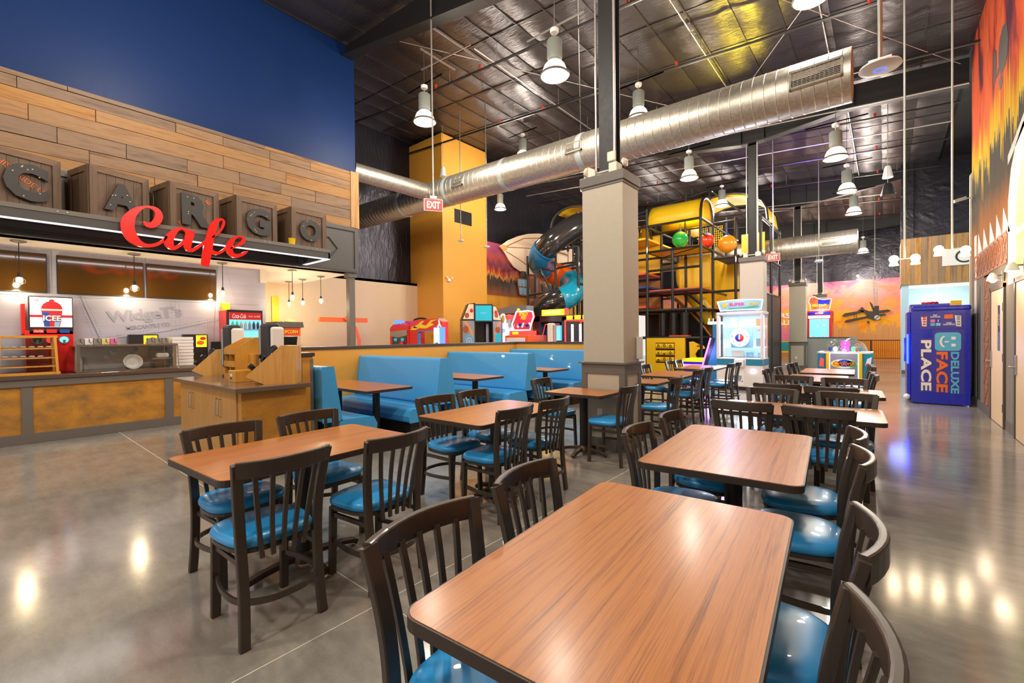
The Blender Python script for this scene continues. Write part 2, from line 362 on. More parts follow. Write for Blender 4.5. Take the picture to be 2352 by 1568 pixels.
# reclaimed planks, every board its own
rows = [(3.90, 4.10, .0), (4.10, 4.30, 0), (4.30, 4.53, 0), (4.53, 4.76, 0), (4.76, 4.94, 0), (4.94, 5.10, 0), (5.10, 5.17, 0)]
seams = [[-1.2, 1.9, 3.3, 4.55, 5.4], [-1.8, .1, 1.12, 2.5, 3.05, 4.1, 5.4], [-1.5, .78, 1.55, 2.35, 3.16, 3.9, 4.6, 5.4], [-2, .5, 2.9, 4.0, 5.4], [-1.6, 1.2, 3.7, 5.4], [-2.2, .4, 2.2, 2.9, 3.7, 4.5, 5.4], [-2, .9, 3.6, 5.4]]
rnd = random.Random(3)
for (z0, z1, _), sm in zip(rows, seams):
    for y0, y1 in zip(sm[:-1], sm[1:]):
        p = .022+rnd.random()*.016
        B().box(LX, y0+.003, z0+.003, LX+p, y1-.003, z1-.003).build('plank', 'plank', wl, bevel=.002, seg=1)
for y0, y1 in ((5.4, 5.53), (5.53, 5.6)): B().box(LX-.2 if y0 > 5.5 else LX, y0+.002, 3.905, LX+.05, y1, 5.172).build('plank', 'plank_v', wl)
# fascia: framed grey panels
fa = struct(B().box(LX-.1, -4, 2.9, LX+.02, 5.56, 3.9), 'trim_1', 'fascia')
def framed(b, y0, y1, z0, z1, x, wd=.09, t=.03):
    b.box(x, y0, z0, x+t, y0+wd, z1).box(x, y1-wd, z0, x+t, y1, z1).box(x, y0+wd, z0, x+t, y1-wd, z0+wd).box(x, y0+wd, z1-wd, x+t, y1-wd, z1)
b = B(); framed(b, 4.3, 5.57, 2.9, 3.92, LX+.02); framed(b, -4, 4.3, 2.9, 3.92, LX+.02); b.build('frame', 'fascia', fa, bevel=.004, seg=1)
# raised outline of an arrow-like hexagon on the fascia panel
b = B(); pts = [(4.55, 3.62), (4.88, 3.62), (5.08, 3.40), (4.90, 3.18)]
for (a, c) in zip(pts[:-1], pts[1:]): b.bar([(LX+.03, a[0], a[1]), (LX+.03, c[0], c[1])], .018, .03, up=(1, 0, 0))
b.build('arrow_moulding', 'fascia_dark', fa)
# soffit of the cafe and inner walls
struct(B().box(-10.12, -4, 2.9, LX, 3.83, 2.96).box(BX, 3.83, 2.9, LX-.05, 5.5, 2.96).box(-10.16, 3.83, 2.62, -10.06, 3.95, 2.9), 'ceiling_cafe', 'white_paint')
wb = struct(B().box(-10.3, -4, 0, -10.1, 3.83, 2.9).box(BX, 3.83, 0, -10.1, 3.93, 2.9), 'wall_back', 'aircraft_skin')
struct(B().box(BX-.15, 3.83, 0, BX, 9.72, 3.28), 'wall_beige', 'beige_paint')
# riveted aircraft panel joints on the back wall
def seam(pts, r=.006): return B().bar([(-10.098, y, z) for y, z in pts], .012, .006, up=(1, 0, 0))
S1 = [(1.08, 2.18), (1.33, 1.42)]; S2 = [(1.30, 1.44), (2.20, 1.60), (3.10, 1.83), (3.8, 1.98)]; S3 = [(.76, 2.18), (.76, 2.88)]
b = B()
for S in (S1, S2, S3, [(1.93, 2.2), (1.93, 2.9)], [(2.95, 1.2), (3.05, 2.88)], [(-1, 2.15), (3.8, 2.15)]): b.bar([(-10.097, y, z) for y, z in S], .010, .008, up=(1, 0, 0))
b.build('panel_joint', 'slate', wb)
b = B()
def rivets(a, c, step=.045):
    n = int(math.dist(a, c)/step)
    for i in range(n+1):
        t = i/n; y = a[0]+(c[0]-a[0])*t; z = a[1]+(c[1]-a[1])*t
        b.cyl((-10.1, y, z), (-10.092, y, z), .009, .005, n=6)
for a, c in (((1.05, 2.18), (1.27, 1.40)), ((1.13, 2.18), (1.36, 1.47)), ((1.36, 1.49), (3.8, 2.02)), ((1.3, 1.40), (3.8, 1.93)), ((.70, 2.2), (.70, 2.86)), ((-.5, 2.86), (3.8, 2.86)), ((2.30, 1.65), (2.30, 2.14)), ((2.36, 1.66), (2.36, 2.14)), ((2.42, 1.67), (2.42, 2.14)), ((3.0, 1.3), (3.0, 2.85)), ((3.42, 1.9), (3.2, 2.88))): rivets(a, c)
b.build('rivet_row', 'rivet', wb, kind='stuff')
text("WidgeT's", 1.06, .26, (-10.094, 1.93, 1.88), (0, 1, .13), (0, -.13, 1), 'faded_print', wb, world=True, name='faded_lettering', bold=.03)
text("MERCANTILE CO", .62, .07, (-10.094, 1.96, 1.69), (0, 1, .13), (0, -.13, 1), 'faded_print', wb, world=True, name='faded_lettering', bold=.02)
# dark lined upper wall beyond, gold bulkhead, mural wall
struct(B().box(-12.85, 5.4, 3.28, -12.7, 33, 8.2), 'wall_lining', 'foil_wall')
struct(B().box(-12.7, 5.55, 3.2, BX, 9.72, 3.28), 'trim_2', 'beige_paint')
gb = struct(B().box(-12.7, 9.72, 0, -11.017, 11.8, 8.05), 'wall_gold', 'gold_paint')
g = B(); framed(g, 10.25, 11.05, 5.27, 5.72, -11.017, .03, .012); g.box(-11.018, 10.28, 5.30, -11.012, 11.02, 5.69)
g.build('vent_opening', 'black_metal', gb); B().box(-11.012, 10.5, 5.34, -11.006, 10.78, 5.66).build('louvre', 'pipe', gb)
# ---- murals (painted prints, procedural)
def sky_paint(t, v, base, stops, sc1, dist, k=.5):
    n = t.noise(t.map(v, sc1), 1, 7, .6, dist); return t.ramp(t.math('MULTIPLY_ADD', n, k, base), stops)
t = NT('mural_sunset'); v = t.obj(); z = t.xyz(v)[2]
h = t.math('MULTIPLY', t.math('SUBTRACT', z, 1.0), .29)
n = t.noise(t.map(v, (.75, 1, .95)), 1.1, 8, .62, .9)
cl = t.ramp(t.math('ADD', t.math('MULTIPLY', n, .75), t.math('MULTIPLY', h, .5)), [(.42, '#f0902c'), (.52, '#f8b030'), (.62, '#f8a058'), (.70, '#f4907c'), (.80, '#f0a0a0'), (.88, '#e08098'), (.96, '#b06898'), (1., '#8a5490')])
t.P(Base_Color=cl, Roughness=.8, Specular_IOR_Level=.2); MT['mural_sunset'] = t.m
t = NT('mural_fire'); v = t.obj(); z = t.xyz(v)[2]; y = t.xyz(v)[1]
n = t.noise(t.map(v, (1, .9, 1)), 1.2, 7, .65, 1.4); jag = t.noise(t.map(v, (1, 5, .4)), 1, 4, .8)
h = t.math('ADD', z, t.math('MULTIPLY', jag, -1.3)); h = t.math('MULTIPLY_ADD', h, .5, -1.35)
t.P(Base_Color=t.ramp(t.math('ADD', h, t.math('MULTIPLY', n, .3)), [(.10, '#8a4a20'), (.28, '#4a3a34'), (.42, '#3c2c34'), (.46, '#e0a030'), (.52, '#c04828'), (.66, '#5e2440'), (.80, '#a03c30'), (.95, '#7a2e4c')]), Roughness=.5); MT['mural_fire'] = t.m
t = NT('mural_city'); v = t.obj(); s_ = t.xyz(v); y, z = s_[1], s_[2]
n = t.noise(t.map(v, (1, 1.6, .45), (-.35, 0, 0)), .9, 6, .6, 1.0)
sky = t.ramp(n, [(.36, '#3f1b2c'), (.44, '#782725'), (.50, '#aa3f22'), (.60, '#b24f27'), (.68, '#903a2c'), (.76, '#4d2c41')])
drip = t.math('POWER', t.noise(t.map(v, (1, 6.5, .12)), 1, 3, .75), 2.2)
line = t.math('SUBTRACT', 5.0, t.math('MULTIPLY', drip, 2.6))       # lower edge of the dripping paint
d = t.math('SUBTRACT', z, line)
up_ = t.ramp(t.math('MULTIPLY', d, .6), [(0, '#b9af6e'), (.03, '#bd9a0a'), (.24, '#b98611'), (.42, '#af561b'), (.6, '#ac441e')])
skym = t.mix(t.ramp(t.math('MULTIPLY', d, .6), [(.30, 0.), (.55, 1.)]), up_, sky)
n2 = t.noise(t.map(v, (1, 1.2, .5)), 1, 6, .6)
low = t.ramp(t.math('ADD', t.math('MULTIPLY', z, .2), t.math('MULTIPLY', n2, .22)), [(.10, '#847c74'), (.52, '#7a7167'), (.62, '#786e63'), (.70, '#976337'), (.78, '#905b2c'), (.86, '#4b3f30'), (.95, '#3c3831')])
t.P(Base_Color=t.mix(t.math('GREATER_THAN', d, 0), low, skym), Roughness=.9, Specular_IOR_Level=.15); MT['mural_city'] = t.m
wf = struct(B().box(-12.85, 31.5, 0, 3.2, 31.7, 4.38), 'wall_far', 'mural_sunset')
struct(B().box(-12.85, 31.6, 4.38, 3.2, 31.8, 8.2), 'wall_far_upper', 'foil_wall')
wm = struct(B().box(-12.45, 11.8, 3.15, -12.3, 27, 5.28), 'wall_mural', 'mural_fire'); struct(B().box(-12.45, 11.8, 0, -12.32, 27, 3.15), 'wall_orange', 'gold_dark')
wr = struct(B().box(RX, -4, 0, RX+.2, 13.0, 7.4), 'wall_right', 'mural_city')
B().box(RX-.03, 12.95, 0, RX+.2, 13.06, 4.62).prism([(RX-.03, 4.62), (RX+.2, 4.62), (RX+.2, 4.95)], 'y', 12.95, 13.06).build('end_return', 'column_paint', wr)
for y0, y1 in ((10.86, 13.0), (8.99, 9.56), (-4, 7.9)): struct(B().box(RX-.012, y0, 0, RX, y1, .15), 'baseboard_right', 'trim_gray')
# painted shapes on the right mural: airship silhouette, spires, trusses, window
def paint(name, poly, mat, x=RX, t=.003, wall=wr): return B().prism(poly, 'x', x-t, x+.001).build(name, mat, wall)
paint('painted_airship', [(9.736, 5.954), (9.60, 5.90), (9.502, 5.611), (9.56, 5.44), (9.701, 5.344), (9.90, 5.31), (10.06, 5.361), (10.2, 5.5), (10.22, 5.75), (10.111, 5.916), (9.9, 5.99)], 'mural_dark')
paint('painted_airship', [(10.50, 5.95), (10.38, 5.85), (10.36, 5.6), (10.45, 5.42), (10.62, 5.4), (10.64, 5.9)], 'mural_dark')
paint('painted_airship', [(9.98, 5.33), (9.9, 5.2), (9.98, 5.12), (10.12, 5.14), (10.18, 5.3)], 'mural_dark')
paint('painted_airship', [(10.22, 5.52), (10.38, 5.5), (10.4, 5.44), (10.2, 5.42)], 'mural_dark')
for i, y in enumerate((11.95, 11.35, 10.72, 10.15, 9.62)): paint('painted_spire', [(y-.28, 2.85), (y+.26, 2.85), (y+.20, 3.28)], 'mural_light')
def truss(y0, y1, z0, z1, n, vert=False):
    b = B(); r = .05
    def bar(a, c): b.bar([(RX-.003, a[0], a[1]), (RX-.003, c[0], c[1])], r, .006, up=(1, 0, 0))
    bar((y0, z0), (y0, z1)); bar((y1, z0), (y1, z1)); bar((y0, z0), (y1, z0)); bar((y0, z1), (y1, z1)); r = .03
    for i in range(n):
        if vert: a, c = z0+(z1-z0)*i/n, z0+(z1-z0)*(i+1)/n; bar((y0, a), (y1, c)); bar((y1, a), (y0, c)); bar((y0, c), (y1, c))
        else: a, c = y0+(y1-y0)*i/n, y0+(y1-y0)*(i+1)/n; bar((a, z0), (c, z1)); bar((c, z0), (a, z1)); bar((c, z0), (c, z1))
    return b.build('painted_truss', 'mural_brown', wr)
truss(9.55, 12.6, 2.46, 2.88, 9); truss(11.05, 11.46, .15, 2.4, 6, True)
paint('painted_arch', [(8.2, 2.1), (9.48, 2.1), (9.48, 3.3), (9.3, 3.7), (9.0, 3.95), (8.6, 4.1), (8.2, 4.1)], 'mural_light')
paint('painted_window', [(8.0, 2.3), (8.93, 2.3), (8.93, 3.1), (8.85, 3.4), (8.6, 3.62), (8.2, 3.7), (8.0, 3.7)], 'mural_green', RX-.003)
paint('painted_pillar', [(12.35, .16), (12.62, .16), (12.62, 3.3), (12.35, 3.3)], 'mural_light'); paint('painted_shade', [(11.9, .16), (12.3, .16), (12.3, 1.9), (11.9, 2.3)], 'mural_dark')
paint('painted_beam', [(8.0, 4.35), (9.5, 3.95), (9.5, 3.82), (8.0, 4.15)], 'mural_gray'); paint('painted_bar', [(8.0, 2.72), (9.0, 2.72), (9.0, 2.82), (8.0, 2.82)], 'mural_light', RX-.005)
# doors in the right wall
def door(n, y0, y1, lamp_=False):
    d = struct(B().box(RX-.025, y0, 0, RX+.02, y0+.06, 2.15).box(RX-.025, y1-.06, 0, RX+.02, y1, 2.15).box(RX-.025, y0, 2.09, RX+.02, y1, 2.15), 'door_%d' % n, 'door_frame')
    a, c = y0+.06, y1-.06
    B().box(RX-.014, a+.01, .01, RX+.01, a+.28, 2.085).box(RX-.014, c-.50, .01, RX+.01, c-.01, 2.085).box(RX-.014, a+.28, .01, RX+.01, c-.5, 1.14).box(RX-.014, a+.28, 1.84, RX+.01, c-.5, 2.085).build('door_leaf', 'door_wood', d)
    B().box(RX-.008, a+.28, 1.14, RX, c-.5, 1.84).build('door_glass', 'screen_off', d)
    B().box(RX-.012, a+.30, 1.14, RX-.007, a+.36, 1.84).build('blue_strip', 'face_blue', d)
    B().box(RX-.03, c-.09, .86, RX-.012, c-.03, 1.12).cyl((RX-.03, c-.06, .96), (RX-.07, c-.06, .96), .012).cyl((RX-.065, c-.06, .96), (RX-.065, c+.06, .96), .011).build('door_handle', 'steel_dull', d)
    for z in (.3, 1.05, 1.8): B().box(RX-.03, a-.012, z-.06, RX-.01, a+.012, z+.06).build('hinge', 'steel', d)
door(1, 9.62, 10.76); door(2, 7.85, 8.95)
# far right: blue room behind a plank-clad bulkhead
bl = struct(B().box(.44, 20.7, 0, .62, 22.5, 3.1).box(.62, 22.4, 0, 3.2, 22.5, 3.1).box(3.1, 13, 0, 3.2, 22.5, 7.2), 'wall_blue', 'light_blue')
struct(B().box(.62, 20.75, 3.05, 3.2, 22.4, 3.1), 'ceiling_nook', 'white_paint'); struct(B().box(.43, 20.68, 0, .63, 20.7, .12), 'baseboard_nook', 'trim_gray')
hd = struct(B().box(.45, 20.66, 3.1, 3.2, 22.5, 4.62), 'wall_header', 'plank_v')
x = .41; k = 0
rnd = random.Random(9)
while x < 2.4:
    wd = .10+.09*rnd.random(); B().box(x, 20.62+rnd.random()*.012, 3.08, x+wd-.004, 20.66, 4.66).build('plank', 'plank_v', hd); x += wd
for i in range(8): y = 20.66+i*.22; B().box(.42, y+.002, 3.08, .45, y+.216, 4.66).build('plank', 'plank_v', hd)
struct(B().box(.7, 20.9, 4.66, 3.2, 21.1, 7.3).box(.42, 20.75, 4.66, .75, 21.1, 7.3), 'wall_lining_right', 'foil_wall')
sg = B().box(1.45, 20.58, 3.62, 2.6, 20.62, 4.18).build('sign_board', 'print_white'); tag(sg, 'white sign board with part of a dark C on the plank bulkhead', 'sign')
tor = []
for i in range(13): a = math.radians(60+i*20); tor.append((1.98+.2*math.cos(a), 20.575, 3.90+.19*math.sin(a)))
B().bar(tor, .05, .012, up=(0, 1, 0)).build('letter', 'letter_black', sg)
# ---- low walls
def lowwall(n, x0, y0, x1, y1, h, mat, cap=.05, ov=.025):
    o = struct(B().box(x0, y0, 0, x1, y1, h-cap), n, mat)
    B().box(x0-ov, y0-ov, h-cap, x1+ov, y1+ov, h).build('cap', 'dark_cap', o, bevel=.006, seg=1); return o
hw = lowwall('wall_half', -7.22, 2.62, -7.1, 8.76, 1.305, 'gold_paint'); lowwall('wall_half_return', -7.1, 8.64, -4.0, 8.76, 1.305, 'gold_paint')
pw = lowwall('wall_partition', -7.22, 2.34, -5.12, 2.50, 1.275, 'gold_paint', .045, .02)
for y0, x1 in ((2.34, -5.10), (2.47, -5.10)): B().box(-5.17, y0-.004, 0, -5.115, y0+.034, 1.2).build('corner_guard', 'steel_dull', pw)
lowwall('wall_gray', -2.66, 22.0, -1.1, 22.14, 1.28, 'gray_wall', .04)
struct(B().box(-1.1, 22.0, 0, -.88, 22.4, 1.29), 'wall_gray_end', 'gray_wall')
# ---- columns with steel posts above
for i, (y, zt) in enumerate(((5.30, 3.47), (13.5, 3.50), (21.6, 3.50), (29.7, 3.55))):
    c = thing('column', ['light grey square column with dark trim and outlet beside the two-seat table', 'light grey square column behind the prize machine', 'light grey column at the end of the low grey wall', 'farthest light grey column behind the water game cabinet'][i], 'column', (-2.745, y, 0))
    B().box(-.285, -.22, .9, .285, .22, zt-.1).build('shaft', 'column_paint', c, bevel=.004, seg=1)
    B().box(-.31, -.245, zt-.12, .31, .245, zt).build('cap', 'trim_gray', c, bevel=.004, seg=1); B().box(-.295, -.23, zt-.15, .295, .23, zt-.12).build('cap_band', 'trim_gray', c)
    b = B().box(-.305, -.24, 0, .305, .24, .14).box(-.305, -.24, .95, .305, .24, 1.08)
    for sx in (-1, 1):
        for sy in (-1, 1): b.box(sx*.305, sy*.24, .14, sx*.225, sy*.16, .95)
    b.build('base_frame', 'trim_gray', c, bevel=.003, seg=1); B().box(-.292, -.227, .14, .292, .227, .95).build('base_panel', 'column_paint', c)
    B().box(-.335, -.27, 1.08, .335, .27, 1.10).build('ledge', 'trim_gray', c)
    if i in (0, 2): B().box(-.08, -.236, .40, -.01, -.226, .51).box(-.06, -.24, .42, -.03, -.23, .49).build('outlet', 'white_plastic', c)
    B().box(-.10, -.10, zt, .10, -.085, 7.5-.9+.9*0).box(-.10, .085, zt, .10, .10, 6.6).box(-.008, -.085, zt, .008, .085, 6.6).box(-.10, -.10, 6.5, .1, .1, 6.62).build('steel_post', 'beam', c)
    B().cyl((.13, -.12, zt), (.13, -.12, 6.6), .018).cyl((-.13, -.12, zt), (-.13, -.12, 6.6), .012).build('conduit', 'conduit', c)
# ---- tapered roof beams on the column lines
def beam(n, y, knots):
    b = B(); w = .11
    xs = [k[0] for k in knots]
    top = [(x, cz(x)-.02) for x in xs]; bot = [(k[0], k[1]) for k in knots]
    b.prism(top+bot[::-1], 'y', y-.012, y+.012)
    for (a, c) in zip(knots[:-1], knots[1:]): b.bar([(a[0], y, a[1]), (c[0], y, c[1])], .24, .03, up=(0, 0, 1))
    for x in xs[1:-1]: z = dict(knots)[x]; b.box(x-.01, y-.11, z, x+.01, y+.11, cz(x)-.05)
    o = struct(b, 'roof_beam_%d' % n, 'beam'); return o
beam(1, 5.35, [(-13, 7.95), (-9.25, 7.70), (-4.95, 6.86), (-3.0, 6.55), (-2.45, 6.55), (-.6, 6.75), (1.35, 6.6)])
beam(2, 13.4, [(-12.8, 7.75), (-9.2, 7.4), (-3.0, 6.55), (-2.45, 6.55), (-.57, 6.77), (1.35, 6.62)])
beam(3, 21.5, [(-12.8, 7.75), (-9.2, 7.4), (-3.0, 6.6), (-2.45, 6.6), (.56, 6.98), (1.35, 6.95), (3.1, 6.9)])
beam(4, 29.6, [(-12.8, 7.75), (-3.0, 6.7), (-2.45, 6.7), (3.1, 6.95)])
# ================================================================ DINING FURNITURE
def make_chair():
    t = thing('dining_chair', 'chair', 'chair')
    ol = []
    for i in range(28):
        a = 2*PI*i/28; c, s_ = math.cos(a), math.sin(a)
        x = .215*math.copysign(abs(c)**.62, c); y = .205*math.copysign(abs(s_)**.62, s_)
        ol.append((x*(1+.07*y/.2)-0, y+.015))
    rings = [(.93, .437), (1., .452), (1.005, .466), (.975, .482), (.88, .493), (.6, .500), (.25, .503)]
    b = B(); vs = [(x*k, y*k+.015*(1-k), z) for k, z in rings for x, y in ol]; n = 28
    fs = [(k*n+i, k*n+(i+1) % n, (k+1)*n+(i+1) % n, (k+1)*n+i) for k in range(6) for i in range(n)]
    b.add(vs, fs, True); b.add(vs[:n], [tuple(range(n))[::-1]], True); b.add(vs[-n:], [tuple(range(n))], True)
    b.build('seat', 'vinyl', t, angle=70)
    B().prism([(x*.96, y*.96) for x, y in ol], 'z', .418, .438).build('seat_frame', 'chair_metal', t)
    for s_ in (-1, 1):
        l = B().bar([(s_*.172, .168, .42), (s_*.175, .182, .004)], .044, .028, up=(0, 1, 0)).build('leg', 'chair_metal', t, bevel=.004, seg=1)
        B().box(s_*.175-.022, .168, 0, s_*.175+.022, .197, .006).build('glide', 'glide', l)
        P = catmull([(s_*.19, -.215, .004), (s_*.182, -.195, .22), (s_*.185, -.178, .45), (s_*.197, -.188, .66), (s_*.218, -.232, .872)], 5)
        B().bar(P, .028, .047, up=(1, 0, 0)).build('leg', 'chair_metal', t, bevel=.004, seg=1)
    def bow(x, z): # rail and spindles bow backwards
        k = max(0, min(1, (z-.42)/.44)); return -.178-.054*k**2-.055*(1-(x/.22)**2)*(.25+.75*k)
    R = [(x, bow(x, .87)+.0, .842) for x in [-.222+.444*i/10 for i in range(11)]]
    B().bar(R, .026, .078, up=(0, 0, 1)).build('top_rail', 'chair_metal', t, bevel=.007, seg=2)
    for i in range(5):
        u = (i-2)/2; P = [(u*(.10+.048*k), bow(u*(.10+.048*k), .40+.42*k)-.012*(1-k), .395+.425*k) for k in (0, .2, .4, .6, .8, 1)]
        B().bar(P, .013, .021, up=(1, 0, 0)).build('spindle', 'chair_metal', t)
    P = catmull([(-.172, .17, .215), (-.205, 0, .212), (-.192, -.16, .21), (-.10, -.245, .21), (0, -.262, .21), (.10, -.245, .21), (.192, -.16, .21), (.205, 0, .212), (.172, .17, .215)], 4)
    B().bar(P, .012, .028).build('footrest_ring', 'chair_metal', t)
    B().box(-.182, -.17, .36, -.165, .165, .385).box(.165, -.17, .36, .182, .165, .385).box(-.17, .155, .40, .17, .175, .42).build('brace', 'chair_metal', t)
    return t
chair0 = make_chair(); used = [False]
def chair(x, y, deg, label, group):
    rz = math.radians(deg)
    if not used[0]:
        used[0] = True; o = chair0; o.location = (x, y, 0); o.rotation_euler = (0, 0, rz); o['label'] = label; o['group'] = group; return o
    return dup(chair0, (x, y, 0), rz, label, group)
def make_table(w=.762, l=1.219, cols=((0, 0),), arm=(.24, .37), wood='table_wood'):
    t = thing('dining_table', 't', 'table')
    B().prism(rrect(-w/2+.006, -l/2+.006, w/2-.006, l/2-.006, .05, 5), 'z', .738, .763).build('table_top', wood, t)
    B().prism(rrect(-w/2, -l/2, w/2, l/2, .055, 5), 'z', .728, .7612).build('edge_trim', 'edge', t, bevel=.007, seg=2)
    for i, (cx_, cy_) in enumerate(cols):
        B().cyl((cx_, cy_, .07), (cx_, cy_, .722), .05, n=16).build('pedestal', 'black_metal', t)
        B().box(cx_-.16, cy_-.16, .715, cx_+.16, cy_+.16, .729).build('mounting_plate', 'black_metal', t)
        bs = B().lathe([(.001, .112), (.055, .11), (.075, .09), (.085, .05), (.06, .035)], 16, (cx_, cy_, 0)).build('base', 'iron', t)
        for ax, ay, L in ((1, 0, arm[0]), (-1, 0, arm[0]), (0, 1, arm[1]), (0, -1, arm[1])):
            P = [(cx_+ax*r*L, cy_+ay*r*L, z) for r, z in ((.12, .072), (.4, .066), (.72, .052), (.93, .036), (1., .018))]
            B().bar(P, .05, .034).build('foot', 'iron', bs, bevel=.006, seg=1)
    return t
def table(x, y, deg, label, group, **k):
    t = make_table(**k); t.location = (x, y, 0); t.rotation_euler = (0, 0, math.radians(deg)); WM[t.name] = Matrix(); tag(t, label, 'table', group); return t
G1, G2 = 'wood-topped dining tables', 'dining chairs'
table(-.59, 1.29, 4.4, 'large wood-grain dining table nearest the camera in the foreground', G1)
table(-.70, 2.89, 4.4, 'wood table just behind the foreground table, lilac glare on its top', G1)
table(-2.83, 1.31, 3.5, 'wood table at left with four chairs, nearest the drink station', G1)
table(-2.74, 3.03, 1, 'wood table between the left table and the grey column', G1)
table(-2.82, 4.72, 1, 'small two-seat wood table pushed against the grey column', G1, w=.78, l=.61, arm=(.3, .26))
table(-.61, 4.66, 93, 'wood table set crosswise behind the lilac-glare table', G1)
table(-.62, 6.36, 93, 'second crosswise wood table of the right row', G1)
table(-.80, 8.15, 2, 'wood table set lengthwise just beyond the two crosswise tables', G1)
table(-.79, 9.75, 2, 'farthest right-row table, in front of the domed coin game', G1)
table(-2.78, 6.28, 0, 'small wood table half hidden right behind the grey column', G1, w=.72, l=.62, arm=(.3, .26))
table(-2.86, 7.75, 2, 'wood table behind the column, nearest the yellow play panel', G1)
table(-2.92, 9.62, 2, 'wood table standing right before the white prize machine', G1)
for x, y, d, l in (
    (-3.10, 1.04, -86, 'chair on the far side of the left table, its left seat'), (-3.14, 1.62, -87, 'chair on the far side of the left table, its right seat'),
    (-2.49, .95, 92, 'chair with its back to the camera at the near left of the left table'), (-2.43, 1.56, 96, 'chair with its back to the camera at the near right of the left table'),
    (-3.05, 2.78, -90, 'chair facing right at the middle table, closest to the booths\' first seat'), (-3.07, 3.31, -88, 'chair facing right at the middle table, farther of the two'),
    (-2.49, 2.73, 93, 'chair backing the aisle at the middle table, nearer one'), (-2.51, 3.32, 91, 'chair backing the aisle at the middle table, farther one'),
    (-3.26, 4.78, -87, 'chair on the booth side of the small two-seat table'), (-2.42, 4.64, 92, 'chair on the aisle side of the small two-seat table'),
    (-.87, .91, -86, 'nearest chair at left of the foreground table, cut by the frame bottom'), (-.93, 1.50, -84, 'second chair at left of the foreground table'),
    (-.27, 1.00, 96, 'chair at lower right corner of the frame, at the foreground table'), (-.29, 1.62, 95, 'chair at right of the foreground table, farther of the two'),
    (-.93, 2.60, -86, 'left chair of the lilac-glare table, nearer one'), (-.94, 3.18, -86, 'left chair of the lilac-glare table, farther one'),
    (-.33, 2.58, 97, 'right chair of the lilac-glare table, nearer one'), (-.37, 3.13, 97, 'right chair of the lilac-glare table, farther one'),
    (-.93, 4.32, 1, 'chair with back to us at the first crosswise table, left one'), (-.38, 4.30, -4, 'chair with back to us at the first crosswise table, right one'),
    (-.89, 4.98, 180, 'chair beyond the first crosswise table, left one'), (-.29, 4.97, 178, 'chair beyond the first crosswise table, right one'),
    (-.94, 6.00, 0, 'chair with back to us at the second crosswise table, left one'), (-.43, 5.93, -2, 'chair with back to us at the second crosswise table, right one'),
    (-.95, 6.70, 180, 'chair beyond the second crosswise table, left one'), (-.39, 6.62, 180, 'chair beyond the second crosswise table, right one'),
    (-1.20, 8.00, -88, 'chair left of the lengthwise table beyond the crosswise ones, nearer'), (-1.13, 8.58, -88, 'chair left of the lengthwise table beyond the crosswise ones, farther'),
    (-1.12, 9.62, -90, 'purple-lit chair left of the farthest right-row table, nearer'), (-1.09, 10.02, -90, 'purple-lit chair left of the farthest right-row table, farther'),
    (-.41, 9.50, 94, 'chair right of the farthest right-row table, nearer'), (-.44, 9.95, 94, 'chair right of the farthest right-row table, farther'),
    (-.40, 8.10, 95, 'chair right of the lengthwise table beyond the crosswise ones, farther'), (-.36, 7.62, 95, 'chair right of the lengthwise table beyond the crosswise ones, nearer'),
    (-3.24, 8.05, -90, 'lone chair left of the table nearest the yellow play panel'), (-3.30, 9.45, -90, 'chair left of the table before the prize machine, nearer'),
    (-3.28, 9.92, -90, 'chair left of the table before the prize machine, farther'), (-2.36, 5.95, 92, 'chair at the small table half hidden behind the column'),
    (-2.54, 7.45, 90, 'chair right of the table nearest the yellow play panel, nearer'), (-2.55, 7.98, 90, 'chair right of the table nearest the yellow play panel, farther'),
    (-2.51, 9.30, 90, 'chair right of the table before the prize machine, nearer'), (-2.52, 9.82, 90, 'chair right of the table before the prize machine, farther')):
    chair(x, y, d, l, G2)
# booths
def booth(y, sides, label, backz=1.13):
    t = thing('booth_bench', label, 'booth', (-6.02, y, 0), 0, 'blue vinyl booth benches')
    x0, x1 = -1.075, 1.07
    def cush(pts, name, r=.04): return B().prism(pts, 'x', x0, x1).build(name, 'booth_vinyl', t, bevel=r, seg=3)
    w = .10
    if sides == 2: cush([(-w, backz), (w, backz), (.20, .46), (-.20, .46)], 'backrest')
    elif sides == -1: cush([(-w, backz), (w, backz), (w, .46), (-.20, .46)], 'backrest')
    else: cush([(-w*.5, backz), (w, backz), (.20, .46), (-w*.5, .46)], 'backrest')
    for s_ in ((-1, 1) if sides == 2 else (sides,)):
        cush([(s_*.12, .27), (s_*.66, .27), (s_*.67, .36), (s_*.62, .455), (s_*.17, .47)], 'seat', .035)
    a = -.60 if sides != 1 else -.04; c = .60 if sides != -1 else .09
    B().box(x0, a, 0, x1-.06, c, .265).build('kickboard', 'black_metal', t)
booth(2.57, 1, 'first blue booth bench against the steel-cornered pillar, seat toward the table', 1.11)
booth(4.40, 2, 'second blue booth bench, double-sided high back, left of the middle table')
booth(6.47, 2, 'third blue booth bench, double-sided, behind the second')
booth(8.52, -1, 'last blue booth bench against the end of the gold low wall')
for i, (y, s_) in enumerate(((3.50, 0), (5.43, 0), (7.48, 0))):
    table(-5.87, y, 90, ['first', 'second', 'third'][i]+' booth table with wood top between blue benches'+['', ', beside the double back', ' near the wall end'][i], 'booth tables', w=.74, l=1.72, cols=((0, -.5), (0, .5)), arm=(.22, .16))
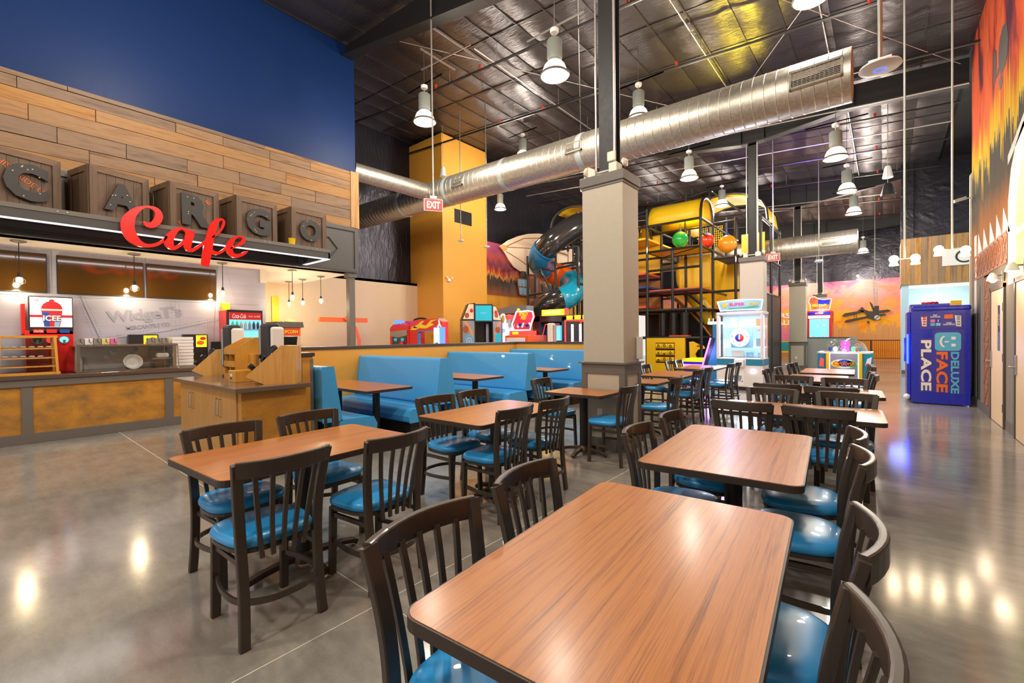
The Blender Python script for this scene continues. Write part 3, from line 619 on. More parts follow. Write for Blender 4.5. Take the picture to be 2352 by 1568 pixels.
# ================================================================ CAFE
# canopy over the counter, crates and script sign
cp = thing('canopy', 'long dark metal canopy shelf with light strip over the cafe counter', 'canopy', (-8.7, 1.2, 2.94))
B().box(-9.19, -3, 3.09, -8.17, 4.35, 3.125).box(-8.20, -3, 2.955, -8.165, 4.355, 3.135).box(-9.19, 4.32, 2.955, -8.165, 4.355, 3.135).build('frame', 'fascia_dark', cp, world=True, bevel=.003, seg=1)
B().box(-8.162, -3, 3.075, -8.155, 4.355, 3.135).box(-9.19, 4.355, 3.075, -8.165, 4.362, 3.135).build('lip', 'trim_gray', cp, world=True)
B().box(-8.235, -3, 2.945, -8.165, 4.32, 2.957).box(-9.19, 4.29, 2.945, -8.165, 4.355, 2.957).build('light_strip', 'led_strip', cp, world=True)
for i in range(8):
    for k in (0, .09): B().sphere((-8.155, 4.0-.83*i+k, 3.105), .012, 6).build('bolt', 'steel_dull', cp, world=True)
lamp('AREA', (-8.3, 1.2, 2.93), 26, (1, .96, .94), (6, .15), (PI, PI, PI/2))
fl_ = B().box(-9.20, -3, 2.90, -9.12, 5.5, 2.945).build('edge_moulding', 'fascia_dark', fa)
S = .71
def crate(y, deg, ch, label, sten=None):
    t = thing('wooden_crate', label, 'crate', (-8.50, y, 3.125), math.radians(deg), 'crates on the canopy spelling a word')
    # local: front face is x=0 plane seen from +x, y to the right, crate goes to -x
    D = .62
    B().box(-D, .01, .01, -.03, S-.01, S+.06).build('inner_box', 'crate_wood', t)
    H = S+.07; f = .085
    for i in range(5): a = f+(S-2*f)*i/5; B().box(-.03, a+.002, f, -.018, a+(S-2*f)/5-.002, H-f).build('plank', 'crate_wood', t)
    for p in ([(0, 0), (S, 0), (S-f, f), (f, f)], [(0, H), (S, H), (S-f, H-f), (f, H-f)]): B().prism(p, 'x', -.03, 0).build('frame_rail', 'crate_frame', t, bevel=.003, seg=1)
    for p in ([(0, .002), (f, f), (f, H-f), (0, H-.002)], [(S, .002), (S-f, f), (S-f, H-f), (S, H-.002)]): B().prism(p, 'x', -.03, 0).build('frame_post', 'crate_wood', t, bevel=.003, seg=1)
    # side towards -y
    for x0, x1, z0, z1 in ((-D, -.03, 0, f), (-D, -.03, H-f, H), (-D, -D+f, f, H-f), (-.03-f, -.03, f, H-f)): B().box(x0, -.014, z0, x1, .01, z1).build('side_rail', 'crate_wood', t)
    for i in range(4): a = -D+f+(D-2*f-.03)*i/4; B().box(a+.003, .0, f, a+(D-2*f-.03)/4-.003, .012, H-f).build('plank', 'crate_wood', t)
    text(ch, .43, .50, (.02, S/2, H/2), (0, 1, 0), (0, 0, 1), 'letter_black', t, .035, .055, 'letter', keep=True)
    b = B(); r = random.Random(ord(ch))
    k = 0
    while k < 26:
        yy = S/2+(r.random()-.5)*.3; zz = H/2+(r.random()-.5)*.4
        a = r.random()*6
        b.prism([(yy+.008*math.cos(a+q)*(1+.5*r.random()), zz+.008*math.sin(a+q)) for q in (0, 1.6, 3.1, 4.7)], 'x', .0375, .0385) if on_letter(ch, (yy-S/2)/.44, (zz-H/2)/.44) else None
        k += 1
    if b.v: b.build('paint_fleck', 'fleck', t, kind='stuff')
    if sten:
        for s_, oy, oz, w_, an in sten:
            a = math.radians(an); text(s_, w_, .07, (-.015, S/2+oy, H/2+oz), (0, math.cos(a), math.sin(a)), (0, -math.sin(a), math.cos(a)), 'stencil', t, .004, .0, 'stencil')
def on_letter(ch, y, z):
    if ch in 'CGO': r = math.hypot(y, z); return .34 < r < .45 and not (ch == 'C' and y > .2 and abs(z) < .2)
    if ch == 'A': return abs(abs(y)-(.42-(z+.5)*.38)) < .05 and z < .3
    return (-.36 < y < -.26) or (y < .1 and abs(z-.42) < .05)
crate(.09, 17, 'C', 'leftmost weathered crate with a dark letter C', [('THIS', -.22, .21, .2, -35), ('SIDE UP', .08, -.02, .34, -35)])
crate(1.033, 14, 'A', 'weathered crate with a dark letter A, second from left'); crate(1.945, 10, 'R', 'weathered crate with a dark letter R above the red script', [('F', -.2, -.22, .07, 40), ('E', .2, .2, .07, 40)])
crate(2.87, 8, 'G', 'weathered crate with a dark letter G'); crate(3.79, 5, 'O', 'rightmost weathered crate with a dark letter O', [('L', .2, .2, .05, 40)])
STK = {'C': [(1.536, 3.13, 0.009), (1.577, 3.088, 0.032), (1.635, 3.094, 0.041), (1.686, 3.149, 0.047), (1.713, 3.227, 0.047), (1.707, 3.29, 0.04), (1.667, 3.331, 0.03), (1.603, 3.345, 0.016), (1.539, 3.327, 0.017), (1.468, 3.276, 0.036), (1.405, 3.193, 0.055), (1.367, 3.098, 0.073), (1.362, 3.009, 0.075), (1.384, 2.926, 0.073), (1.427, 2.854, 0.063), (1.489, 2.806, 0.043), (1.559, 2.79, 0.025), (1.63, 2.8, 0.022), (1.703, 2.838, 0.022), (1.763, 2.898, 0.017), (1.801, 2.959, 0.016)],
 'a': [(2.057, 3.049, 0.024), (2.026, 3.091, 0.022), (1.979, 3.106, 0.016), (1.917, 3.067, 0.03), (1.862, 2.997, 0.047), (1.827, 2.917, 0.055), (1.83, 2.853, 0.057), (1.867, 2.803, 0.036), (1.913, 2.814, 0.025), (1.967, 2.86, 0.02), (2.024, 2.939, 0.02)],
 'a2': [(2.101, 3.095, 0.057), (2.084, 3.025, 0.055), (2.067, 2.946, 0.051), (2.054, 2.868, 0.049), (2.069, 2.804, 0.033), (2.125, 2.807, 0.024), (2.191, 2.86, 0.021), (2.249, 2.917, 0.019), (2.296, 2.978, 0.016)],
 'f': [(2.377, 3.035, 0.011), (2.438, 3.094, 0.014), (2.5, 3.174, 0.016), (2.537, 3.261, 0.017), (2.542, 3.322, 0.017), (2.507, 3.343, 0.017), (2.45, 3.309, 0.033), (2.41, 3.237, 0.047), (2.379, 3.153, 0.051), (2.356, 3.051, 0.052), (2.335, 2.949, 0.057), (2.319, 2.849, 0.06), (2.301, 2.739, 0.057), (2.287, 2.65, 0.054), (2.277, 2.576, 0.052)],
 'f2': [(2.349, 2.844, 0.027), (2.399, 2.801, 0.028), (2.46, 2.805, 0.022), (2.522, 2.848, 0.019), (2.585, 2.922, 0.014)],
 'e': [(2.629, 2.904, 0.011), (2.712, 2.946, 0.014), (2.791, 3.009, 0.027), (2.83, 3.077, 0.025), (2.797, 3.111, 0.017), (2.742, 3.106, 0.013), (2.677, 3.058, 0.028), (2.626, 2.969, 0.043), (2.615, 2.882, 0.047), (2.65, 2.811, 0.038), (2.709, 2.793, 0.032), (2.784, 2.818, 0.025), (2.84, 2.857, 0.02), (2.883, 2.894, 0.008)]}
def stroke(b, pts, x0, x1):
    P = catmull([(y, z, w_) for y, z, w_ in pts], 5); L = []; R = []
    for i, p in enumerate(P):
        d = P[min(i+1, len(P)-1)]-P[max(0, i-1)]; n = Vector((-d.y, d.x)).normalized()*max(p.z, .004)
        L.append((p.x+n.x, p.y+n.y)); R.append((p.x-n.x, p.y-n.y))
    n = len(P); vs = [(x0, *q) for q in L]+[(x0, *q) for q in R]+[(x1, *q) for q in L]+[(x1, *q) for q in R]; fs = []
    for i in range(n-1): fs += [(i, i+1, n+i+1, n+i), (2*n+i, 3*n+i, 3*n+i+1, 2*n+i+1), (i, 2*n+i, 2*n+i+1, i+1), (n+i, n+i+1, 3*n+i+1, 3*n+i)]
    fs += [(0, n, 3*n, 2*n), (n-1, 3*n-1, 4*n-1, 2*n-1)]
    b.add(vs, fs)
st = thing('script_sign', 'glossy red script letters reading Cafe fixed to the canopy front', 'sign', (-8.10, 2.1, 2.95))
for nm, ks in (('letter', ('C',)), ('letter', ('a', 'a2')), ('letter', ('f', 'f2')), ('letter', ('e',))):
    b = B()
    for q, k in enumerate(ks): stroke(b, STK[k], -8.125+.001*q, -8.080+.001*q)
    b.build(nm, 'sign_red', st, world=True)
bc = B().lathe([(.05, 0), (.062, .12), (.066, .125)], 14, (-8.3, 3.70, 3.14)).build('bucket', 'yellow'); tag(bc, 'small yellow bucket on the canopy between the G and O crates', 'bucket')
# counter
ct = thing('service_counter', 'long cafe counter with mottled brown panels in a dark frame', 'counter', (-9.6, .5, 0))
B().box(-9.95, -3, 0, -9.27, 2.6, .90).box(-9.62, 2.6, 0, -9.27, 3.6, .90).build('body', 'fascia_dark', ct, world=True)
b = B().box(-9.27, -3, 0, -9.235, 3.6, .14).box(-9.27, -3, .80, -9.225, 3.6, .90)
for y in (-1.1, .43, 2.05, 3.5): b.box(-9.27, y-.055, .14, -9.237, y+.055, .80)
b.build('frame', 'trim_gray', ct, world=True, bevel=.003, seg=1)
for a, c in ((-2.9, -1.155), (-1.045, .375), (.485, 1.995), (2.105, 3.445)): B().box(-9.27, a, .14, -9.258, c, .80).build('panel', 'leather_panel', ct, world=True)
B().box(-9.99, -3, .90, -9.20, 2.6, .955).box(-9.64, 2.6, .90, -9.20, 3.64, .955).build('worktop', 'granite', ct, world=True, bevel=.005)
# screens
for i, y in enumerate((-.37, .815, 1.93)):
    s_ = thing('menu_screen', ['switched-off wall screen at the left edge of the frame', 'switched-off wall screen, middle of three over the counter', 'switched-off wall screen, right of three over the counter'][i], 'screen', (-10.06, y+.54, 2.19), 0, 'menu screens')
    B().box(-10.09, y, 2.19, -10.045, y+1.08, 2.80).build('bezel', 'black_plastic', s_, world=True, bevel=.004, seg=1)
    B().box(-10.045, y+.012, 2.205, -10.043, y+1.068, 2.788).build('display', 'screen_off', s_, world=True)
# pendants
def pendant(x, y, z, label, L=.47):
    t = thing('pendant_lamp', label, 'lamp', (x, y, z), 0, 'bare-bulb pendant lamps')
    B().lathe([(.001, 0), (.085, 0), (.085, -.02), (.03, -.035), (.001, -.035)], 16).build('canopy_plate', 'steel_dull', t)
    B().cyl((0, 0, -.03), (0, 0, -L), .006, n=6).cyl((0, 0, -L), (0, 0, -L-.06), .02, n=10).build('stem', 'pipe', t)
    b = B()
    for k in range(4): a = k*PI/4; b.tube([(math.cos(a)*r*s_, math.sin(a)*r*s_, -L+zz) for s_, q in ((1, 1), (-1, -1)) for r, zz in ([(.02, -.05), (.06, -.1), (.06, -.14), (.0, -.175)][::q])], .002, 4)
    b.build('cage', 'pipe', t); B().sphere((0, 0, -L-.105), .036, 12, (1, 1, 1.25)).build('bulb', 'bulb_on', t)
    lamp('POINT', (x, y, z-L-.23), 14, (1, .78, .48), .05)
for x, y, l in ((-9.62, .40, 'pendant bulb in front of the leftmost wall screen'), (-9.71, 1.71, 'pendant bulb between the middle and right wall screens'), (-9.69, 3.01, 'pendant bulb in front of the bottle cooler'), (-9.70, 4.32, 'pendant bulb nearest the popcorn machine, front one'),
             (-11.68, 5.11, 'rearmost pendant bulb, above the yellow strip'), (-11.01, 5.15, 'pendant bulb in the middle of the back row'), (-10.18, 5.19, 'pendant bulb nearest the corner post')): pendant(x, y, 2.9, l)
po = thing('corner_post', 'slender grey post carrying the corner of the cafe fascia', 'post', (-9.27, 5.42, 0))
B().box(-9.34, 5.35, 0, -9.20, 5.49, 2.8).build('shaft', 'trim_gray', po, world=True, bevel=.004, seg=1); B().box(-9.37, 5.32, 2.80, -9.17, 5.52, 2.9).build('cap', 'trim_gray', po, world=True)
ys = B().box(BX, 4.95, 1.2, BX+.03, 5.13, 2.55).build('yellow_strip', 'yellow'); tag(ys, 'vertical yellow strip on the beige wall behind the pendants', 'panel')
# frozen drink machine
m_ = thing('frozen_drink_machine', 'red frozen drink machine with lit picture panel and three taps', 'drink machine', (-9.95, .72, .9))
B().box(-10.09, .45, .955, -9.80, .97, 1.60).build('body', 'red', m_, world=True, bevel=.01); B().box(-10.09, .42, 1.55, -9.86, .46, 2.0).build('side_panel', 'red', m_, world=True)
B().box(-9.90, .49, 1.54, -9.80, .97, 2.12).build('header', 'black_plastic', m_, world=True, bevel=.008, seg=1)
B().box(-9.80, .505, 1.655, -9.797, .955, 2.105).build('lit_panel', 'screen_white', m_, world=True)
def pr(name, poly, mat, par, x, t=.002): return B().prism(poly, 'x', x, x+t).build(name, mat, par, world=True)
ell = lambda cy_, cz_, ry, rz_, n=20, a0=0, a1=360: [(cy_+ry*math.cos(math.radians(a0+(a1-a0)*i/n)), cz_+rz_*math.sin(math.radians(a0+(a1-a0)*i/n))) for i in range(n+(a1-a0 != 360))]
pr('print', [(.505, 1.80), (.955, 1.80), (.955, 1.84), (.505, 1.84)], 'print_red', m_, -9.797); pr('print', ell(.735, 1.93, .115, .12, 16, 0, 180), 'print_red', m_, -9.795); pr('print', ell(.735, 2.055, .03, .025), 'print_red', m_, -9.7945)
pr('print', [(.61, 1.93), (.86, 1.93), (.86, 1.905), (.61, 1.905)], 'print_white', m_, -9.794); pr('print', [(.62, 1.905), (.85, 1.905), (.82, 1.66), (.65, 1.66)], 'print_red', m_, -9.794)
pr('print', [(.63, 1.88), (.70, 1.88), (.71, 1.66), (.655, 1.66)], 'print_blue', m_, -9.793); pr('print', [(.76, 1.74), (.82, 1.74), (.81, 1.66), (.76, 1.66)], 'print_sky', m_, -9.793)
text('ICEE', .20, .10, (-9.789, .735, 1.79), (0, 1, 0), (0, 0, 1), 'print_blue', m_, .003, .06, world=True); text('ICEE', .19, .085, (-9.785, .735, 1.79), (0, 1, 0), (0, 0, 1), 'print_white', m_, .003, .03, world=True)
text('ICEE', .06, .03, (-9.79, .57, 2.06), (0, 1, .2), (0, -.2, 1), 'print_red', m_, .002, .03, world=True)
for y, c in ((.59, 'print_red'), (.73, 'print_red'), (.87, 'print_blue')): pr('flavour_label', [(y-.055, 1.565), (y+.055, 1.565), (y+.055, 1.62), (y-.055, 1.62)], c, m_, -9.798)
text('Coca-Cola', .09, .03, (-9.794, .59, 1.593), (0, 1, 0), (0, 0, 1), 'print_white', m_, .002, .01, world=True, shear=.3)
for y, c in ((.575, 'black_plastic'), (.72, 'light_glow_red'), (.86, 'screen_blue')):
    B().cyl((-9.80, y, 1.46), (-9.785, y, 1.46), .062, n=20).build('window_ring', 'steel', m_, world=True); k = B().cyl((-9.785, y, 1.46), (-9.775, y, 1.46), .05, n=20).build('drum_window', c, m_, world=True)
    B().box(-9.775, y-.014, 1.40, -9.75, y+.014, 1.46).build('tap', 'steel', m_, world=True)
# pastry display (wooden)
pd = thing('pastry_case', 'wooden tabletop display case with three glass shelves', 'display case', (-9.45, .47, .955))
x0, x1 = -9.75, -9.24
b = B()
for y, yt in ((.15, .17), (.72, .70)): b.bar([(x1, y+.02, .957), (x1-.06, yt+.02, 1.51)], .045, .03, up=(0, 1, 0)); b.bar([(x0, y+.02, .957), (x0, yt+.02, 1.51)], .045, .03, up=(0, 1, 0))
b.box(x0, .13, .957, x1+.01, .77, .995).box(x0, .14, 1.485, x1-.05, .75, 1.52); b.build('frame', 'honey_wood', pd, world=True, bevel=.003, seg=1)
for z, dx in ((1.08, .015), (1.2, .03), (1.335, .045)):
    s_ = B().box(x0+.02, .17, z-.01, x1-dx, .73, z+.006).build('shelf', 'honey_wood', pd, world=True)
    if z > 1.1: B().box(x0+.05, .20, z+.006, x1-dx-.03, .70, z+.014).build('tray', 'steel', s_, world=True)
B().box(x0+.01, .17, 1.0, x0+.014, .73, 1.48).build('glass_back', 'glass', pd, world=True)
nm = ['first', 'second', 'third', 'fourth', 'fifth', 'last']
for z in (1.21, 1.345):
    n = 6 if z > 1.3 else 5
    for i in range(n):
        o = B().sphere((-9.42, .24+i*.085, z+.012), .035, 10, (1.1, 1, .4)).build('pastry', 'popcorn' if z > 1.3 else 'cup_paper'); tag(o, ('golden' if z > 1.3 else 'pale')+' pastry on the '+('upper' if z > 1.3 else 'middle')+' shelf of the wooden case, '+(nm[i]+' from left' if i < n-1 else 'at its right end'), 'pastry', 'pastries in the wooden case, '+('upper' if z > 1.3 else 'middle')+' shelf')
# glass food guard
gg = thing('glass_food_case', 'steel and glass heated food case on the counter', 'display case', (-9.4, 1.55, .955))
b = B().box(-9.85, .93, 1.345, -9.27, 2.19, 1.375).box(-9.85, .93, .957, -9.25, 2.19, .975)
for y in (.935, 2.12): b.box(-9.29, y, .975, -9.26, y+.045, 1.345).box(-9.85, y, .975, -9.82, y+.045, 1.345)
b.bar([(-9.24, 2.19, .96), (-9.30, 2.19, 1.36)], .012, .02, up=(0, 1, 0)); b.build('frame', 'steel', gg, world=True, bevel=.003, seg=1)
B().box(-9.262, .98, .98, -9.258, 2.12, 1.34).build('front_glass', 'glass', gg, world=True); B().box(-9.84, .98, .98, -9.83, 2.12, 1.34).build('back_panel', 'white_plastic', gg, world=True)
o = B().lathe([(.001, 0), (.09, .005), (.12, .05), (.125, .10), (.115, .10), (.08, .03), (.001, .02)], 20).build('bowl', 'white_paint'); o.location = (-9.5, 1.62, 1.06); o.rotation_euler = (0, math.radians(70), 0); tag(o, 'white bowl tilted on its side inside the glass case', 'bowl')
o = B().box(-9.55, 1.93, 1.14, -9.42, 2.10, 1.22).build('dish', 'white_paint', bevel=.02); tag(o, 'white rectangular dish at right inside the glass case', 'dish')
B().box(-9.62, 1.86, 1.12, -9.38, 2.115, 1.14).build('inner_shelf', 'steel_dull', gg, world=True); B().box(-9.6, 1.55, .975, -9.5, 1.66, 1.06).build('stand', 'steel_dull', gg, world=True)
for k, (ya, yb, lb) in enumerate(((.96, 1.45, 'left end of the food case, mixed fillings'), (1.83, 2.12, 'right end of the food case with black scoops'))):
    cb = thing('topping_bin_row', 'row of clear topping bins on the '+lb, 'bins', (-9.5, ya, 1.376)); n = 5 if k == 0 else 3
    for i in range(n):
        a = ya+(yb-ya)*i/n; B().box(-9.62, a+.003, 1.377, -9.50, a+(yb-ya)/n-.003, 1.475).build('bin', ['steel_dull', 'cup_paper', 'steel_dull', 'popcorn', 'print_pink'][i] if k == 0 else 'steel_dull', cb, world=True, bevel=.004, seg=1)
        B().bar([(-9.48, a+.05, 1.47), (-9.47, a+.05, 1.42), (-9.46, a+.075, 1.40)], .008, .008).build('scoop', 'black_plastic', cb, world=True)
# cups, pizza boxes, till
for i, (y, z) in enumerate(((.99, 1.0), (1.03, 1.0))):
    o = B().lathe([(.03, 0), (.042, .22), (.045, .225)], 14, (-9.86+.08*i, y, .955)).build('cup_stack', 'cup_paper'); tag(o, ['stack of paper cups beside the red drink machine, rear', 'stack of paper cups beside the red drink machine, front'][i], 'cups', 'paper cup stacks')
for i in range(9):
    o = B().box(-9.86+.004*(i % 3), 2.16, .99+.056*i, -9.46, 2.46+.006*(i % 2), .99+.056*i+.05).build('pizza_box', 'cup_paper', bevel=.002, seg=1)
    tag(o, 'white pizza box in the stack on the counter, '+['lowest', 'second', 'third', 'fourth', 'fifth', 'sixth', 'seventh', 'eighth', 'topmost'][i]+' from below' if i not in (0, 8) else ['lowest', 'topmost'][i == 8]+' white pizza box of the stack on the counter', 'box', 'stack of pizza boxes')
B().box(-9.9, 2.1, .955, -9.42, 2.5, .988).build('stack_shelf', 'steel_dull', ct, world=True)
for i, (x, y, w_, lb) in enumerate(((-9.95, 1.86, .19, 'lit orange burger menu display behind the food case'), (-9.9, 2.62, .17, 'lit orange menu display beside the pizza boxes'))):
    s_ = thing('warmer_display', lb, 'display', (x, y, .955), 0, 'lit menu displays'); B().box(x-.12, y-.2, .956, x, y+w_+.02, 1.54).build('cabinet', 'black_plastic', s_, world=True, bevel=.006, seg=1)
    B().box(x, y, 1.30 if i else 1.2, x+.003, y+w_, 1.52).build('screen', 'glow_yellow', s_, world=True); B().prism(ell(y+w_*.4, 1.38, .06, .04), 'x', x+.004, x+.006).build('burger_print', 'print_orange', s_, world=True); B().prism(ell(y+w_*.65, 1.46, .05, .03), 'x', x+.004, x+.006).build('burger_print', 'print_red', s_, world=True)
def till(x, y, z, lb, s_=1):
    t = thing('till', lb, 'till', (x, y, z), math.radians(-12), 'point-of-sale tills')
    B().cbox((0, 0, .34*s_), (.03, .34, .25), Matrix.Rotation(math.radians(25), 3, 'Y')).build('monitor', 'black_plastic', t, bevel=.006, seg=1)
    B().box(-.05, -.05, 0, .03, .05, .3).box(-.12, -.1, 0, .12, .1, .03).build('stand', 'black_plastic', t, bevel=.006, seg=1)
    B().box(.06, .0, .18*s_, .09, .16, .25*s_).box(.0, .06, .1, .07, .1, .2).build('customer_display', 'black_plastic', t); B().box(.09, .03, .2*s_, .093, .13, .235*s_).build('readout', 'glow_green', t)
till(-9.62, 2.95, .955, 'black till with green readout beside the pizza boxes'); till(-9.05, 3.92, 1.03, 'black till with green readout below the popcorn machine')
B().box(-9.25, 3.70, 0, -8.9, 4.3, 1.03).build('till_counter', 'fascia_dark', ct, world=True)
# bottle cooler
bc = thing('bottle_cooler', 'red bottle cooler with lit shelves behind the dispensers', 'cooler', (-9.85, 3.4, 0))
B().box(-10.09, 3.06, 0, -9.70, 3.70, 2.0).build('cabinet', 'red', bc, world=True); B().box(-9.70, 3.07, .3, -9.66, 3.70, 2.01).build('door_frame', 'black_plastic', bc, world=True)
B().box(-9.66, 3.10, .35, -9.655, 3.67, 1.96).build('interior_glow', 'screen_blue', bc, world=True); B().box(-9.655, 3.10, 1.82, -9.65, 3.67, 1.96).build('banner', 'red', bc, world=True)
text('Coca-Cola', .24, .085, (-9.645, 3.27, 1.89), (0, 1, 0), (0, 0, 1), 'print_white', bc, .003, .01, world=True, shear=.35); text('ice cold', .2, .035, (-9.645, 3.54, 1.89), (0, 1, 0), (0, 0, 1), 'print_white', bc, .003, .0, world=True)
for z in (1.62, 1.28): B().box(-9.655, 3.11, z, -9.61, 3.66, z+.015).build('shelf', 'steel', bc, world=True)
for i in range(7):
    o = B().lathe([(.024, 0), (.026, .09), (.010, .135), (.010, .15)], 10, (-9.632, 3.15+i*.075, 1.637)).build('bottle', ['green', 'green', 'steel_dull', 'coffee', 'print_gray', 'black_plastic', 'black_plastic'][i]); tag(o, ['green bottle at the far left', 'second green bottle', 'clear bottle third from left', 'pale bottle in the middle', 'grey bottle fifth from left', 'dark bottle sixth from left', 'dark bottle at the far right'][i]+' on the cooler\'s top shelf', 'bottle', 'bottles in the cooler')
yb = B().box(-9.95, 3.05, 2.0, -9.80, 3.16, 2.14).build('box', 'yellow'); tag(yb, 'yellow box on top of the red bottle cooler', 'box')
# popcorn machine
pm = thing('popcorn_machine', 'popcorn machine with red POPCORN sign and heaped kernels', 'popcorn machine', (-10.0, 4.3, 0))
B().box(-10.35, 4.02, 0, -9.80, 4.58, 1.0).build('cart', 'fascia_dark', pm, world=True); B().box(-10.3, 4.06, 1.0, -9.84, 4.54, 1.56).build('glass_box', 'glass', pm, world=True); B().box(-10.3, 4.06, 1.50, -9.83, 4.54, 1.68).build('sign_box', 'print_orange', pm, world=True)
B().prism([(4.00, 1.68), (4.60, 1.68), (4.58, 1.80), (4.02, 1.80)], 'x', -10.35, -9.80).build('roof', 'fascia', pm, world=True); B().box(-9.83, 4.09, 1.53, -9.825, 4.50, 1.65).build('sign', 'print_red', pm, world=True)
text('POPCORN', .36, .08, (-9.82, 4.295, 1.59), (0, 1, 0), (0, 0, 1), 'print_yellow', pm, .004, .03, world=True)
b = B(); r = random.Random(4)
for i in range(60): a = r.random()*6.3; q = r.random()**.5*.14; b.sphere((-10.0+q*math.cos(a), 4.36+q*math.sin(a), 1.81+(.13-q)*.8*r.random()), .022, 6)
b.build('popcorn', 'popcorn', pm, world=True, kind='stuff')
# drink station island
isl = thing('station_cabinet', 'wood drink station cabinet with dark worktop and paired doors', 'cabinet', (-6, 1.95, 0))
B().box(-6.86, 1.66, .10, -4.89, 2.30, .915).build('body', 'cabinet_wood', isl, world=True); B().box(-6.75, 1.72, 0, -4.95, 2.28, .10).build('plinth', 'black_metal', isl, world=True)
B().box(-6.94, 1.58, .915, -4.80, 2.335, .96).build('worktop', 'worktop', isl, world=True, bevel=.005)
xs = [-6.86, -6.38, -5.90, -5.44, -4.97]
for i in range(4):
    d = B().box(xs[i]+.003, 1.64, .11, xs[i+1]-.003, 1.66, .905).build('door', 'cabinet_wood', isl, world=True, bevel=.002, seg=1)
    hx = xs[i+1]-.05 if i % 2 == 0 else xs[i]+.05
    B().tube([(hx, 1.64, .62), (hx, 1.615, .63), (hx, 1.61, .66), (hx, 1.61, .77), (hx, 1.615, .80), (hx, 1.64, .81)], .006, 8).build('handle', 'steel', d, world=True)
B().box(-4.89, 1.66, .10, -4.878, 2.30, .91).build('side_panel', 'leather_panel', isl, world=True)
# things on the station
def cupbox(x, y, lb, s_=1.):
    t = thing('cup_holder', lb, 'cup holder', (x, y, .96), math.radians(50), 'slanted wooden cup-lid holders')
    # side profile in (x,z): sloping face to -x
    prof = [(-.30*s_, .08*s_), (-.13*s_, 0), (.17*s_, 0), (.17*s_, .385*s_), (.03*s_, .385*s_)]
    B().prism(prof, 'y', 0, .20).build('body', 'honey_wood', t, bevel=.003, seg=1)
    for k in range(3):
        u = .16+.31*k; px = -.30*s_+.33*s_*u; pz = .08*s_+.305*s_*u
        n = Vector((-.305, 0, .33)).normalized(); a = Vector((px, .10, pz))
        h = B().cyl(a-n*.01, a+n*.006, .07, n=18).build('ring', 'steel_dull', t); b = B()
        b.cyl(a, a+n*.012, .055, n=14)
        r = random.Random(k)
        for q in range(4 if k != 1 else 2): b.cbox(a+n*.035+Vector(((r.random()-.5)*.05, (r.random()-.5)*.08, (r.random()-.5)*.03)), (.09, .02, .035), Matrix.Rotation(r.random()*3, 3, 'Z') @ Matrix.Rotation(.8, 3, 'Y'))
        b.build('lids', 'black_plastic', t, kind='stuff')
cupbox(-4.93, 2.03, 'large slanted wooden cup-lid holder at the right end of the station', 1.06); cupbox(-6.82, 2.00, 'slanted wooden cup-lid holder at the left end of the station', .9)
def napkin(x, y, lb):
    t = thing('napkin_dispenser', lb, 'dispenser', (x, y, .96), math.radians(8), 'tall napkin dispensers')
    B().box(-.10, -.075, 0, .12, .09, .03).box(-.05, -.05, .03, .09, .05, .12).build('foot', 'black_plastic', t, bevel=.01)
    B().box(-.10, -.07, .11, .10, .08, .66).build('housing', 'black_plastic', t, bevel=.03, seg=3); B().box(-.115, -.078, .13, -.06, .086, .62).build('front_cover', 'steel_dull', t, bevel=.02)
    B().box(.10, -.06, .16, .16, .09, .62).build('rear_cover', 'white_paint', t, bevel=.03, seg=3); B().box(-.117, -.05, .3, -.115, .0, .46).build('label', 'print_green', t)
napkin(-6.48, 2.10, 'tall black napkin dispenser at left of the station'); napkin(-5.60, 2.22, 'tall black napkin dispenser behind the large cup holder')
rk = thing('condiment_rack', 'wooden three-tier condiment rack between the napkin dispensers', 'rack', (-6.22, 2.10, .96))
b = B().prism([(-.16, 0), (.16, 0), (.16, .50), (.06, .50), (-.16, .38)], 'x', .0, .012).prism([(-.16, 0), (.16, 0), (.16, .50), (.06, .50), (-.16, .38)], 'x', .33, .342).prism([(-.16, 0), (.16, 0), (.16, .50), (.06, .50), (-.16, .38)], 'x', .165, .177)
b.box(0, .14, 0, .34, .16, .5); b.build('sides', 'honey_wood', rk)
for z in (.0, .15, .30): B().box(.0, -.16, z, .34, .15, z+.012).box(0, -.17, z, .34, -.16, z+.07).build('tier', 'honey_wood', rk)
for i, (x, y, z0, h, lb) in enumerate(((-5.60, 1.92, .96, .13, 'small wooden label drawer box at the station front'), (-5.86, 2.20, .96, .30, 'upright wooden drawer box behind the small one'))):
    t = thing('drawer_box', lb, 'box', (x, y, z0), 0, 'wooden drawer boxes'); B().box(-.10, -.11, 0, .10, .09, h).build('body', 'honey_wood', t, bevel=.003, seg=1); B().box(-.03, -.114, h*.5, .03, -.11, h*.5+.03).build('label_plate', 'white_plastic', t); B().sphere((0, -.118, h*.35), .01, 8).build('knob', 'pipe', t)
# orange floor lamp-like ride sign and speaker far back by the beige wall
fc = thing('orange_loop_ride', 'orange plastic track ride arm by the beige wall', 'toy track', (-11.0, 6.1, 0))
B().box(-11.05, 5.55, 1.86, -10.95, 6.9, 1.98).build('top_bar', 'orange', fc, world=True); B().bar([(-10.9, 6.2, 1.98), (-10.9, 6.35, 1.9), (-10.9, 6.5, 1.7), (-10.9, 6.6, 1.4), (-10.9, 6.62, 0)], .09, .02, up=(1, 0, 0)).build('curved_track', 'orange', fc, world=True)
